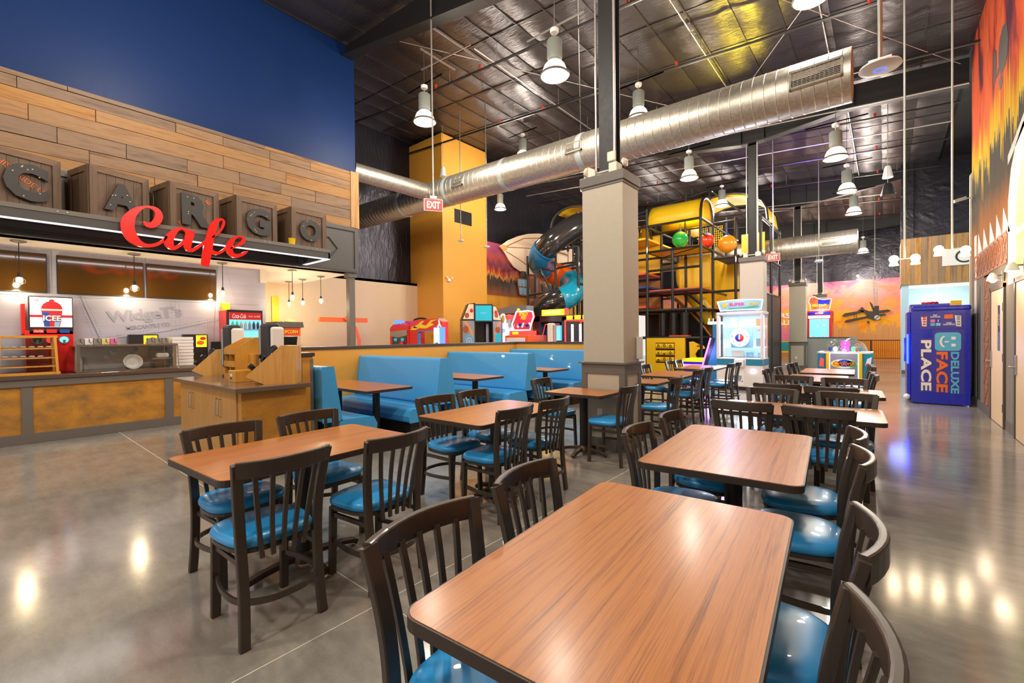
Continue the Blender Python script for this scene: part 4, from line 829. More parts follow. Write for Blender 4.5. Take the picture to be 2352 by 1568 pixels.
# ================================================================ ARCADE MACHINES
def yprint(name, poly, mat, par, y, t=.004, world=True): return B().prism(poly, 'y', y-t, y).build(name, mat, par, world=world)
def exy(cx_, cz_, rx, rz_, n=18, a0=0, a1=360): return [(cx_+rx*math.cos(math.radians(a0+(a1-a0)*i/n)), cz_+rz_*math.sin(math.radians(a0+(a1-a0)*i/n))) for i in range(n+(a1-a0 != 360))]
U, V = (1, 0, 0), (0, 0, 1)
# photo booth by the right wall
fb = thing('photo_booth', 'big royal blue photo booth cabinet with sideways lettering by the doors', 'photo booth', (.83, 12.7, 0))
B().prism(rrect(.40, .02, 1.25, 1.90, .035, 4), 'y', 12.15, 13.35).build('cabinet', 'face_blue', fb, world=True, bevel=.012)
B().box(.40, 12.13, 1.86, 1.26, 13.35, 1.955).build('top_roll', 'face_blue', fb, world=True, bevel=.03, seg=3)
B().box(.40, 12.6, 1.95, 1.05, 13.3, 2.02).build('roof_box', 'face_violet', fb, world=True); B().box(.34, 12.25, .05, .40, 13.3, 1.85).build('front_panel', 'face_blue', fb, world=True, bevel=.01)
B().box(.30, 12.3, .84, .345, 12.5, 1.33).build('side_lamp_housing', 'face_blue', fb, world=True, bevel=.01); B().box(.335, 12.22, .80, .365, 12.3, 1.40).build('side_lamp', 'neon_blue', fb, world=True)
B().sphere((.34, 12.25, .12), .06, 10).build('corner_foot', 'white_plastic', fb, world=True)
B().tube([(1.26, 12.5, .45), (1.31, 12.5, .42), (1.30, 12.5, .2), (1.28, 12.6, .02)], .008, 6).build('power_cable', 'black_plastic', fb, world=True)
Yb = 12.149
yprint('decal_field', [(.52, .245), (1.16, .245), (1.16, 1.49), (.72, 1.49), (.72, 1.31), (.52, 1.31)], 'face_violet', fb, Yb, .002)
yprint('decal_field', [(.53, 1.50), (1.14, 1.50), (1.14, 1.81), (.53, 1.81)], 'face_violet', fb, Yb, .002)
yprint('face_tile', rrect(.75, 1.07, 1.12, 1.43, .06), 'sky_blue', fb, Yb-.003)
for z in (1.155, 1.29): yprint('tile_square', [(.985, z), (1.045, z), (1.045, z+.055), (.985, z+.055)], 'print_white', fb, Yb-.008)
yprint('tile_bar', [(.89, 1.235), (.95, 1.235), (.95, 1.26), (.89, 1.26)], 'print_white', fb, Yb-.008)
o = [(.895+.075*math.cos(math.radians(a)), 1.25+.115*math.sin(math.radians(a))) for a in range(100, 261, 16)]; i_ = [(.905+.052*math.cos(math.radians(a)), 1.25+.095*math.sin(math.radians(a))) for a in range(260, 99, -16)]
yprint('tile_smile', o+i_, 'print_white', fb, Yb-.008)
for s_, x, z0, z1, w_, m_ in (('PLACE', .625, .27, 1.28, .155, 'cup_paper'), ('FACE', .855, .25, 1.05, .165, 'print_orange'), ('DELUXE', 1.035, .24, 1.05, .115, 'sky_blue')):
    text(s_, z1-z0, w_, (x, Yb-.006, (z0+z1)/2), (0, 0, -1), (1, 0, 0), m_, fb, .004, .035, world=True)
text('PRINT\nYOUR PHOTOS', .15, .06, (.755, Yb-.004, 1.755), U, V, 'print_white', fb, .002, .03, world=True); text('SHARE\nYOUR PHOTOS', .17, .06, (.95, Yb-.004, 1.60), U, V, 'print_white', fb, .002, .03, world=True)
for x, z, m_ in ((.72, 1.66, 'print_pink'), (.80, 1.66, 'face_blue'), (.72, 1.59, 'sky_blue'), (.80, 1.59, 'print_sky')): yprint('icon', rrect(x-.033, z-.028, x+.033, z+.028, .008), m_, fb, Yb-.003)
text('f', .02, .045, (.80, Yb-.008, 1.66), U, V, 'print_white', fb, .002, .03, world=True)
yprint('strip_print', rrect(.885, 1.70, 1.01, 1.78, .01), 'print_orange', fb, Yb-.003); yprint('strip_print', [(.55, 1.74), (.635, 1.75), (.63, 1.55), (.565, 1.56)], 'cup_paper', fb, Yb-.003); yprint('strip_print', [(1.03, 1.76), (1.12, 1.75), (1.12, 1.54), (1.05, 1.55)], 'cup_paper', fb, Yb-.003)
for z in (1.58, 1.63, 1.68, 1.72): yprint('photo', [(.575, z), (.62, z), (.62, z+.03), (.575, z+.03)], 'print_red', fb, Yb-.007, .003); yprint('photo', [(1.06, z-.01), (1.105, z-.01), (1.105, z+.02), (1.06, z+.02)], 'print_gray', fb, Yb-.007, .003)
o = B().tube([(.72+.12*math.cos(a/3), 12.9+.10*math.sin(a/3), 2.05+.01*(a % 2)) for a in range(19)], .02, 6, True).build('red_bow', 'red'); tag(o, 'red ring-shaped bow lying on top of the blue photo booth', 'decoration')
o = B().box(1.0, 12.4, 1.955, 1.15, 12.6, 2.06).build('box', 'yellow'); tag(o, 'yellow box on top of the blue photo booth', 'box')
# prize wheel machine
ss = thing('prize_machine', 'white prize machine with lit cabinet, number wheel and bulb-edged star sign', 'arcade machine', (-2.87, 12.85, 0))
x0, x1, y0, y1 = -3.42, -2.33, 12.5, 13.2
B().box(x0+.03, y0+.03, 0, x1-.03, y1, .09).build('plinth', 'black_plastic', ss, world=True)
b = B().box(x0, y0, .09, x1, y1, .82).box(x0, y0, 1.94, x1, y1, 2.01).box(x0, y0, .82, x0+.06, y0+.08, 1.94).box(x1-.06, y0, .82, x1, y0+.08, 1.94).box(x0, y0+.6, .82, x0+.02, y1, 1.94)
b.build('cabinet', 'cabinet_white', ss, world=True, bevel=.012); B().box(x0+.02, y1-.06, .83, x1-.02, y1-.03, 1.93).build('rear_liner', 'case_inside', ss, world=True)
for a, c in ((x0, -2.96), (-2.72, x1)): B().box(a+.005, y0-.006, .64, c-.005, y0, .80).build('blue_band', 'print_teal', ss, world=True)
B().box(x1, y0+.01, .64, x1+.005, y1, .80).build('blue_band', 'print_teal', ss, world=True); B().box(x1-.004, y0+.10, .84, x1+.004, y0+.16, 1.9).build('side_light', 'neon_white', ss, world=True)
B().box(x0+.07, y0+.02, .86, x0+.09, y0+.05, 1.9).build('side_light', 'screen_white', ss, world=True)
B().box(x0+.06, y0+.02, .82, x1-.06, y0+.026, 1.94).build('front_glass', 'glass', ss, world=True); B().box(x1-.01, y0+.2, .84, x1-.004, y1-.05, 1.93).build('side_glass', 'glass', ss, world=True)
for z in (1.62, 1.08): B().box(x0+.07, y0+.35, z, x1-.02, y1-.06, z+.02).build('shelf', 'screen_white', ss, world=True)
B().box(x0+.28, y0+.30, 1.08, x0+.80, y0+.34, 1.60).build('wheel_board', 'print_sky', ss, world=True)
B().prism(exy(-2.93, 1.34, .235, .235, 24), 'y', y0+.285, y0+.30).build('wheel', 'screen_white', ss, world=True)
wh = B().prism(exy(-2.93, 1.34, .105, .105, 14, 90, 270), 'y', y0+.27, y0+.285).build('wheel_half', 'face_blue', ss, world=True); B().prism(exy(-2.93, 1.34, .105, .105, 14, -90, 90), 'y', y0+.27, y0+.285).build('wheel_half', 'print_red', ss, world=True)
B().prism([(-2.95, 1.30), (-2.91, 1.30), (-2.925, 1.50), (-2.935, 1.50)], 'y', y0+.26, y0+.27).build('pointer', 'print_white', ss, world=True)
for k, (ch, m_) in enumerate((('1', 'print_pink'), ('2', 'print_red'), ('3', 'print_gray'), ('4', 'print_teal'), ('5', 'print_gray'), ('6', 'face_blue'), ('7', 'print_red'))):
    a = math.radians(62-51.4*k); text(ch, .03, .05, (-2.93+.185*math.cos(a), y0+.28, 1.34+.185*math.sin(a)), U, V, m_, ss, .006, .04, world=True, keep=True)
def starp(cx_, cz_, r, r2=.42, rot=90): return [(cx_+(r if i % 2 == 0 else r*r2)*math.cos(math.radians(rot+36*i)), cz_+(r if i % 2 == 0 else r*r2)*math.sin(math.radians(rot+36*i))) for i in range(10)]
yprint('pointer_star', starp(-2.93, 1.53, .035), 'print_yellow', ss, y0+.26)
B().box(-2.75, y0-.10, .60, -2.98, y0, .80).build('claw_spout', 'white_plastic', ss, world=True, bevel=.03, seg=3)
B().prism(rrect(-3.06, .12, -2.76, .52, .03), 'y', y0-.012, y0).build('prize_door', 'white_plastic', ss, world=True); text('PRIZE\nOUT', .2, .15, (-2.91, y0-.016, .30), U, V, 'print_teal', ss, .004, .03, world=True)
yprint('door_star', starp(-2.80, .235, .025), 'print_teal', ss, y0-.012)
B().prism(exy(-2.55, .49, .06, .045), 'y', y0-.03, y0).build('coin_lamp', 'neon_white', ss, world=True)
bx = [(-3.10, 1.64, .15, .22, 'white_plastic', 'white medal card box on the upper shelf of the prize machine'), (-2.88, 1.64, .2, .13, 'white_plastic', 'low white box on the upper shelf of the prize machine'), (-2.48, 1.64, .17, .19, 'box_orange', 'orange box on the upper shelf of the prize machine'),
      (-3.0, .84, .28, .17, 'white_plastic', 'wide white box on the floor of the prize machine'), (-2.72, .84, .15, .12, 'print_sky', 'small pale box in the middle of the prize machine floor'), (-2.46, .84, .14, .11, 'print_sky', 'pale box at right of the prize machine floor')]
for x, z, w_, h_, m_, l in bx: o = B().box(x-w_/2, y0+.40, z, x+w_/2, y0+.52, z+h_).build('prize_box', m_, bevel=.004, seg=1); tag(o, l, 'box', 'prizes in the white machine')
o = B().prism(rrect(-2.56, 1.11, -2.36, 1.32, .02), 'y', y0+.40, y0+.5).build('prize_box', 'slate'); tag(o, 'dark game console box on the middle shelf of the prize machine', 'box', 'prizes in the white machine')
text('SUPER', .16, .05, (-2.46, y0+.30, 1.53), U, V, 'print_red', ss, .004, .03, world=True)
# bulb-edged sign
poly = []; zc = 2.20
for i in range(13): u = i/12; poly.append((-3.42+1.10*u, 2.30+.035*math.sin(PI*u)-.0*u))
poly2 = poly+[(-2.36, 2.04)]+[(-2.44-.90*i/8, 2.03+.02*math.sin(PI*i/8)) for i in range(9)]
B().prism(poly2, 'y', y0+.04, y0+.12).build('sign_board', 'print_sky', ss, world=True, bevel=.006, seg=1); B().box(-3.2, y0+.1, 2.0, -2.5, y0+.3, 2.06).build('sign_mount', 'cabinet_white', ss, world=True)
per = poly2+[poly2[0]]; L = [math.dist(per[i], per[i+1]) for i in range(len(per)-1)]; T = sum(L); nb = 64; b = B(); bulbs = []
for k in range(nb):
    s_ = T*k/nb; i = 0
    while s_ > L[i]: s_ -= L[i]; i += 1
    u = s_/L[i]; bulbs.append((per[i][0]+(per[i+1][0]-per[i][0])*u, per[i][1]+(per[i+1][1]-per[i][1])*u))
base = B().sphere((0, 0, 0), .014, 6).build('bulb', 'neon_white', ss)
I = WM[ss.name].inverted()
for k, (x, z) in enumerate(bulbs):
    o = base if k == 0 else base.copy()
    if k: C.objects.link(o)
    o.location = I @ Vector((-2.87+(x+2.87)*.965, y0+.035, 2.18+(z-2.18)*.9))
yprint('star', starp(-3.22, 2.19, .10), 'print_yellow', ss, y0+.035, .01); text('SUPER', .36, .085, (-2.93, y0+.03, 2.205), U, (0, 0, 1), 'print_red', ss, .006, .03, world=True); text('STAR', .27, .085, (-2.55, y0+.03, 2.20), U, V, 'print_yellow', ss, .006, .03, world=True)
yprint('swoosh', [(-3.15, 2.11), (-2.5, 2.14), (-2.42, 2.12), (-2.7, 2.09), (-3.1, 2.085)], 'print_green', ss, y0+.035, .004)
lamp('AREA', (-2.9, 12.35, 1.3), 45, (.75, .85, 1), (.9, .9), (-PI/2, 0, 0)); lamp('POINT', (-2.9, 12.25, 2.25), 4, (.5, .35, 1), .1); lamp('AREA', (-2.87, 12.62, 1.92), 14, (.8, .9, 1), (.9, .12), (0, 0, 0))
# domed coin game
cy_ = thing('domed_coin_game', 'octagonal coin game with clear dome, grey front and teal side panels', 'arcade machine', (-.88, 16.1, 0))
x0, x1, y0 = -1.28, -.50, 15.5
B().prism([(x0-.05, y0+.05), (x0+.1, y0), (x1-.1, y0), (x1+.05, y0+.05), (x1+.25, y0+.5), (x1+.05, y0+1.2), (x0-.05, y0+1.2), (x0-.25, y0+.5)], 'z', 0, .86).build('cabinet', 'slate', cy_, world=True, bevel=.008, seg=1)
B().box(x0+.08, y0-.02, .06, x1-.08, y0, .85).build('front_panel', 'print_gray', cy_, world=True)
for a in (x0-.02, x1-.06): B().box(a, y0-.03, .05, a+.08, y0+.02, .88).build('corner_post', 'yellow', cy_, world=True, bevel=.01); B().box(a+(.08 if a < -1 else -.015), y0-.025, .05, a+(.095 if a < -1 else 0), y0-.01, .86).build('corner_light', 'neon_white', cy_, world=True)
B().prism([(x1+.04, .1), (x1+.24, .1), (x1+.24, .87), (x1+.04, .87)], 'y', y0+.02, y0+.1).build('side_panel', 'teal_plastic', cy_, world=True); B().prism([(x0-.22, .1), (x0-.04, .1), (x0-.04, .87), (x0-.22, .87)], 'y', y0+.02, y0+.1).build('side_panel', 'print_teal', cy_, world=True)
yprint('card_print', [(x0-.18, .5), (x0-.08, .48), (x0-.07, .7), (x0-.15, .74)], 'light_glow_red', cy_, y0+.015); yprint('card_print', [(x1+.08, .55), (x1+.20, .60), (x1+.22, .78), (x1+.12, .72)], 'print_white', cy_, y0+.015); yprint('card_print', [(x1+.10, .52), (x1+.16, .52), (x1+.16, .6), (x1+.10, .6)], 'print_red', cy_, y0+.012)
B().prism(rrect(x0-.24, y0-.0, x1+.24, y0+1.2, .1), 'z', .86, .90).build('rim', 'cabinet_white', cy_, world=True)
B().lathe([(.52, 0), (.50, .12), (.43, .24), (.30, .33), (.15, .375), (.001, .39)], 24, (-.89, y0+.6, .90)).build('dome', 'glass', cy_, world=True)
B().lathe([(.10, 0), (.09, .15), (.12, .18), (.10, .3), (.001, .33)], 14, (-.89, y0+.6, .90)).build('centre_tower', 'neon_magenta', cy_, world=True)
for a, m_ in ((-.33, 'print_blue'), (-.22, 'neon_white'), (.20, 'glow_green'), (.34, 'teal_plastic'), (.27, 'orange')): B().sphere((-.89+a, y0+.45, .98), .06, 8, (1, 1, 1.2)).build('lit_figure', m_, cy_, world=True)
yprint('logo_swirl', exy(-.89, .58, .30, .13), 'print_white', cy_, y0-.021, .002); yprint('logo_swirl', exy(-.87, .60, .16, .10), 'print_blue', cy_, y0-.024, .002); yprint('logo_swirl', exy(-1.05, .56, .12, .08), 'print_yellow', cy_, y0-.024, .002); yprint('logo_swirl', exy(-.72, .58, .12, .09), 'print_green', cy_, y0-.024, .002)
text('Cyclone', .48, .15, (-.89, y0-.030, .58), U, V, 'print_orange', cy_, .006, .03, world=True, shear=.15); yprint('speaker_disc', exy(-.89, .79, .05, .05), 'slate', cy_, y0-.021)
# water target game
wg = thing('water_game', 'red cabinet with blue water screen and neon-edged fish marquee above low wall', 'arcade machine', (-2.25, 24.3, 0))
B().box(-2.70, 24, 0, -1.80, 24.9, 2.43).build('cabinet', 'red', wg, world=True); B().box(-2.62, 23.97, 1.1, -1.90, 24, 2.07).build('screen', 'screen_blue', wg, world=True); B().box(-2.66, 23.96, 2.10, -1.86, 24, 2.22).build('score_bar', 'screen_white', wg, world=True); B().box(-2.66, 23.96, 2.26, -1.86, 24, 2.38).build('name_band', 'face_blue', wg, world=True)
text('ACTION', .3, .06, (-2.26, 23.95, 2.32), U, V, 'print_yellow', wg, .004, .03, world=True)
for x, z in ((-2.45, 1.3), (-2.25, 1.25), (-2.05, 1.4), (-2.12, 1.3), (-2.3, 1.72), (-2.08, 1.78)): yprint('target', exy(x, z, .035, .06, 10), 'print_white', wg, 23.968)
mq = [(-2.60, 2.46), (-1.88, 2.46), (-1.86, 2.62), (-1.80, 2.95), (-2.1, 2.92), (-2.3, 2.98), (-2.42, 3.08), (-2.58, 3.05), (-2.66, 2.85), (-2.58, 2.7)]
B().prism(mq, 'y', 24.02, 24.10).build('marquee', 'print_orange', wg, world=True); B().tube([(x, 24.01, z) for x, z in mq], .009, 6, True).build('neon_tube', 'neon_white', wg, world=True)
yprint('marquee_field', [(-2.3, 2.7), (-1.9, 2.7), (-1.86, 2.9), (-2.3, 2.93)], 'face_blue', wg, 24.015); yprint('fish_print', exy(-2.50, 2.9, .10, .09), 'light_glow_red', wg, 24.012); text('FISH TANK', .55, .1, (-2.24, 24.0, 2.68), U, V, 'print_yellow', wg, .004, .04, world=True); text('FRENZY', .42, .08, (-2.24, 24.0, 2.56), U, V, 'print_red', wg, .004, .04, world=True)
o = B().box(-2.98, 24.1, 0, -2.76, 24.6, 1.75).build('ticket_kiosk', 'cabinet_white', bevel=.02); tag(o, 'narrow white kiosk between the column and the water game', 'kiosk')
# ramp game by the prize machine
rg = thing('ramp_game', 'dark blue ramp game with purple neon edge left of the prize machine', 'arcade machine', (-4.1, 14.6, 0))
B().prism([(-4.32, 0), (-3.9, 0), (-3.9, 1.75), (-4.08, 1.75), (-4.08, 1.3), (-4.14, 1.3)], 'y', 14.5, 15.2).build('cabinet', 'print_teal', rg, world=True, bevel=.01); B().bar([(-4.38, 14.49, .45), (-4.13, 14.49, 1.33)], .05, .03, up=(0, 1, 0)).build('neon_edge', 'neon_purple', rg, world=True); B().bar([(-4.30, 14.50, .45), (-4.05, 14.50, 1.33)], .10, .04, up=(0, 1, 0)).build('ramp_edge', 'black_plastic', rg, world=True)
b = B().box(-4.25, 14.6, 1.75, -3.9, 15.1, 1.83)
for x in (-4.22, -4.1, -3.98): b.box(x, 14.6, 1.83, x+.02, 14.62, 1.93)
b.build('lit_top', 'neon_white', rg, world=True)
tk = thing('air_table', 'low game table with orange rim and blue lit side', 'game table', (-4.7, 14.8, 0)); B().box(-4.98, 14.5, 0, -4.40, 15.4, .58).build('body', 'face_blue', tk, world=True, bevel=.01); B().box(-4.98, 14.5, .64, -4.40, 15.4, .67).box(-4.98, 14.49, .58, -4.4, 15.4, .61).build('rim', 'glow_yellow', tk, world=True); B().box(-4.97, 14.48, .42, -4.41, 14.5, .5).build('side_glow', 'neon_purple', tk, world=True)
# ---- behind the low gold wall
cr = thing('car_ride', 'red kiddie car ride with flame stripes and blue roof lights', 'arcade machine', (-10.2, 8.2, 0))
Y0 = 7.9
B().prism([(-11.35, 0), (-11.35, 1.72), (-11.2, 1.82), (-10.7, 1.86), (-10.45, 1.80), (-10.45, 0)], 'y', Y0, 8.3).build('front_body', 'red', cr, world=True, bevel=.02)
B().prism([(-10.45, 1.78), (-10.2, 1.92), (-9.2, 1.95), (-9.05, 1.85), (-9.05, 0), (-9.16, 0), (-9.16, 1.62), (-10.05, 1.62), (-10.05, 0), (-10.45, 0)], 'y', Y0+.02, Y0+.25).build('side_panel', 'red', cr, world=True, bevel=.012)
B().box(-10.9, Y0+.2, 1.7, -9.35, 8.3, 1.92).build('roof', 'red', cr, world=True, bevel=.03)
B().prism([(-10.05, 0), (-9.16, 0), (-9.16, 1.62), (-10.05, 1.62), (-10.05, 1.55), (-9.98, 1.60), (-9.20, 1.60), (-9.20, .0), (-9.98, 0), (-9.98, 1.56), (-10.05, 1.50)], 'y', Y0, Y0+.05).build('door_frame', 'blue_plastic', cr, world=True)
B().box(-9.95, Y0+.4, 1.0, -9.6, Y0+.5, 1.5).build('seat_slats', 'yellow', cr, world=True)
B().prism([(-11.30, 1.62), (-10.50, 1.66), (-10.50, 1.50), (-10.9, 1.44), (-11.30, 1.48)], 'y', Y0-.03, Y0).build('visor', 'steel_dull', cr, world=True); B().box(-11.22, Y0-.02, 1.1, -10.55, Y0, 1.47).build('dashboard_screen', 'black_gloss', cr, world=True)
for x in (-11.05, -10.72): yprint('screen_glow', exy(x, 1.38, .08, .05), 'screen_teal', cr, Y0-.022)
B().sphere((-10.72, Y0-.04, 1.25), .08, 12).build('red_knob', 'red', cr, world=True)
for x in (-11.12, -10.97, -10.82): B().sphere((x, Y0+.05, 1.87), .065, 10, (1, 1, 1.2)).build('roof_light', 'neon_blue', cr, world=True)
for p in ([(-10.4, 1.72), (-10.1, 1.78), (-9.9, 1.88), (-9.75, 1.90), (-9.9, 1.80), (-9.7, 1.76), (-9.5, 1.9), (-9.2, 1.92), (-9.5, 1.84), (-9.35, 1.78), (-9.7, 1.68), (-10.1, 1.70)], [(-10.42, 1.66), (-10.2, 1.75), (-10.0, 1.68), (-10.2, 1.64)]): yprint('flame', p, 'print_yellow', cr, Y0+.018)
B().tube([(-10.55+.3*math.cos(a/4), Y0+.5, 1.93+.07*math.sin(a/4)) for a in range(13)], .03, 6).build('spare_tyre', 'foam_black', cr, world=True)
bd = thing('bottle_game', 'glowing pale blue bottle-shaped game beside the car ride', 'arcade machine', (-9.0, 7.85, 0))
B().box(-9.12, 7.7, 0, -8.92, 7.9, 1.68).build('lit_body', 'screen_white', bd, world=True); B().box(-9.14, 7.72, 0, -9.12, 7.9, 1.7).box(-8.92, 7.72, 0, -8.90, 7.9, 1.7).build('side_glow', 'neon_blue', bd, world=True); B().lathe([(.06, 0), (.065, .06), (.03, .12), (.022, .28), (.03, .3)], 12, (-9.02, 7.8, 1.68)).build('bottle', 'steel', bd, world=True); text('GAME', .14, .05, (-9.02, 7.695, 1.28), U, V, 'face_blue', bd, .004, .04, world=True)
gm = thing('steampunk_cabin', 'dark walk-in game cabin with gear artwork and teal screen above doorway', 'arcade machine', (-9.36, 9.55, 0), 0)
Y0 = 9.55
hx = lambda x: x
B().prism([(-10.12, 0), (-10.12, 1.98), (-9.90, 2.45), (-9.62, 2.48), (-9.62, 0)], 'y', Y0, 10.5).build('left_pillar', 'black_plastic', gm, world=True, bevel=.01)
B().prism([(-9.0, 0), (-9.0, 2.40), (-8.88, 2.40), (-8.62, 1.95), (-8.62, 0)], 'y', Y0, 10.5).build('right_pillar', 'black_plastic', gm, world=True, bevel=.01)
B().box(-9.62, Y0+.05, 1.9, -9.0, 10.5, 2.42).build('lintel', 'black_plastic', gm, world=True); B().box(-9.62, Y0+.6, 0, -9.0, Y0+.65, 1.9).build('curtain', 'black_gloss', gm, world=True); B().box(-9.20, Y0+.3, 0, -9.1, Y0+.35, 1.85).build('door_edge_glow', 'slate', gm, world=True)
B().box(-9.66, Y0-.04, 1.90, -8.98, Y0, 2.44).build('screen_bezel', 'black_plastic', gm, world=True); yprint('screen', rrect(-9.62, 1.94, -9.02, 2.40, .01), 'screen_teal', gm, Y0-.041); text('INSERT', .22, .04, (-9.32, Y0-.047, 2.17), U, V, 'print_sky', gm, .003, .03, world=True)
def gear(cx_, cz_, r, m_, y, n=10):
    p = []
    for i in range(n*4): a = 2*PI*i/(n*4); q = r*(1.0 if i % 4 < 2 else .82); p.append((cx_+q*math.cos(a), cz_+q*math.sin(a)))
    yprint('gear_print', p, m_, gm, y)
yprint('art_panel', [(-10.08, 1.99), (-9.68, 1.99), (-9.68, 2.44), (-9.86, 2.44)], 'mural_cream', gm, Y0-.002); yprint('art_panel', [(-8.96, 1.97), (-8.66, 1.95), (-8.87, 2.37), (-8.96, 2.38)], 'mural_cream', gm, Y0-.002)
yprint('art_panel', [(-10.10, .6), (-9.66, .6), (-9.66, 1.94), (-10.10, 1.94)], 'slate', gm, Y0-.002); yprint('art_panel', [(-8.97, .6), (-8.65, .6), (-8.65, 1.92), (-8.97, 1.92)], 'slate', gm, Y0-.002)
yprint('brass_band', [(-10.08, 1.93), (-9.95, 1.93), (-9.72, 1.6), (-9.68, 1.2), (-9.75, 1.3), (-9.85, 1.65)], 'mural_tan', gm, Y0-.006); yprint('brass_band', [(-8.67, 1.9), (-8.75, 1.9), (-8.92, 1.6), (-8.96, 1.25), (-8.9, 1.3), (-8.8, 1.65)], 'mural_tan', gm, Y0-.006)
B().box(-10.13, Y0+.1, .6, -10.12, 10.1, 1.94).build('brass_band', 'mural_tan', gm, world=True)
for i in range(5): B().cyl((-10.131, Y0+.25, 1.8-.26*i), (-10.134, Y0+.25, 1.8-.26*i), .05, n=10).build('rivet_print', 'print_black', gm, world=True)
gear(-9.98, 1.68, .12, 'mural_brown', Y0-.01); gear(-8.80, 1.66, .1, 'mural_brown', Y0-.01); gear(-9.75, 1.0, .1, 'print_gray', Y0-.01); gear(-8.78, 1.0, .1, 'print_gray', Y0-.01); gear(-9.93, 2.10, .09, 'mural_brown', Y0-.006); gear(-8.84, 2.1, .08, 'mural_brown', Y0-.006)
for r_, m_ in ((.19, 'sky_blue'), (.15, 'slate'), (.12, 'print_sky'), (.07, 'slate'), (.04, 'print_sky')): yprint('dial_ring', exy(-9.86, 1.32, r_, r_*1.1, 20), m_, gm, Y0-.012+(r_-.19)*.05)
yprint('poster', rrect(-8.90, 1.05, -8.68, 1.55, .02), 'screen_teal', gm, Y0-.008); B().sphere((-9.76, Y0-.04, 2.25), .06, 10).build('red_lamp', 'red', gm, world=True); B().sphere((-8.86, Y0-.04, 2.2), .055, 10).build('red_lamp', 'red', gm, world=True)
gm.location = (-9.30, 9.75, 0); gm.rotation_euler = (0, 0, math.radians(52)); gm.scale = (.82, .62, .99)
# mid group behind wall (x from -9.4 to -6)
tb = thing('token_tubes', 'lit pale blue prize tube machine right of the steampunk cabin', 'arcade machine', (-9.0, 10.9, 0)); Y0 = 10.6
B().box(-9.75, Y0+.05, 0, -8.85, 11.2, 2.02).build('cabinet', 'steel_dull', tb, world=True)
for x, t_ in ((-9.62, '865'), (-9.22, '728')): B().box(x-.12, Y0, .9, x+.14, Y0+.05, 1.85).build('lit_window', 'screen_white', tb, world=True); yprint('score_oval', exy(x, 1.62, .11, .06), 'screen_teal', tb, Y0-.002); text(t_, .14, .06, (x, Y0-.01, 1.62), U, V, 'neon_purple', tb, .004, .04, world=True)
B().tube([(-9.18+.11*math.cos(a), Y0-.05, 1.98+.15*math.sin(a)) for a in [2*PI*i/16 for i in range(16)]], .03, 6, True).build('ring_sign', 'screen_white', tb, world=True); yprint('ring_core', exy(-9.18, 1.98, .05, .09), 'print_yellow', tb, Y0-.04)
hd_ = thing('curved_hood', 'grey scroll-patterned curved canopy beyond the prize tubes', 'canopy', (-9.8, 11.9, 0)); B().prism([(-10.9, 2.22), (-10.5, 2.42), (-10.0, 2.50), (-9.3, 2.48), (-9.3, 2.2), (-10.0, 2.24)], 'y', 11.9, 12.3).build('hood', 'print_gray', hd_, world=True); B().box(-10.8, 12.0, 0, -9.35, 12.3, 2.22).build('body', 'mural_tan', hd_, world=True)
sp = thing('stomp_game', 'orange stomp game with neon-edged cartoon-coloured title board', 'arcade machine', (-8.5, 10.2, 0)); Y0 = 10.1
B().box(-8.72, Y0, 0, -7.82, 11.0, 1.47).build('cabinet', 'orange', sp, world=True, bevel=.02); B().box(-8.66, Y0-.01, .8, -7.95, Y0, 1.40).build('front_panel', 'cup_paper', sp, world=True); B().box(-8.62, Y0+.1, 1.47, -7.92, Y0+.5, 1.60).build('light_row', 'light_glow_red', sp, world=True); B().box(-8.5, Y0+.09, 1.50, -8.28, Y0+.1, 1.57).build('yellow_light', 'glow_yellow', sp, world=True)
mq = [(-8.52, 1.62), (-7.92, 1.62), (-7.85, 1.85), (-7.78, 2.0), (-7.82, 2.15), (-8.0, 2.18), (-8.42, 2.17), (-8.50, 2.0), (-8.60, 1.8)]
B().prism(mq, 'y', Y0+.2, Y0+.26).build('title_board', 'print_red', sp, world=True); B().tube([(x, Y0+.19, z) for x, z in mq], .018, 6, True).build('neon_tube', 'neon_white', sp, world=True)
text('SPEEDY\nFEET', .36, .22, (-8.14, Y0+.19, 2.04), U, V, 'print_yellow', sp, .006, .05, world=True)
r = random.Random(5)
for i in range(12): yprint('colour_blob', exy(-8.48+.06*i*.9, 1.73+.07*r.random(), .045, .05, 10), r.choice(['print_green', 'print_blue', 'print_pink', 'print_white', 'print_orange']), sp, Y0+.195)
B().sphere((-8.35, Y0+.2, 2.22), .05, 10).build('beacon', 'glow_yellow', sp, world=True); B().lathe([(.001, 0), (.1, .0), (.14, .12), (.001, .16)], 12, (-8.75, Y0+.25, 1.95)).build('red_lamp', 'light_glow_red', sp, world=True)
al = thing('driving_cabin', 'large black game cabin with glowing yellow sign and blue screens', 'arcade machine', (-7.4, 10.9, 0)); Y0 = 10.7
b = B().box(-8.1, Y0, 0, -7.85, 12, 2.05).box(-7.1, Y0, 0, -6.9, 12, 2.0).box(-8.1, Y0, 1.85, -6.9, 12, 2.05).box(-8.1, 11.5, 0, -6.9, 12, 2.0); b.build('shell', 'black_plastic', al, world=True, bevel=.02)
B().box(-7.72, Y0-.1, 2.03, -6.93, Y0, 2.20).build('lit_sign', 'glow_yellow', al, world=True); B().box(-6.93, Y0-.1, 2.03, -6.86, Y0, 2.22).build('red_end', 'light_glow_red', al, world=True); text('ALIEN RACER', .6, .08, (-7.33, Y0-.106, 2.12), U, V, 'print_white', al, .004, .04, world=True)
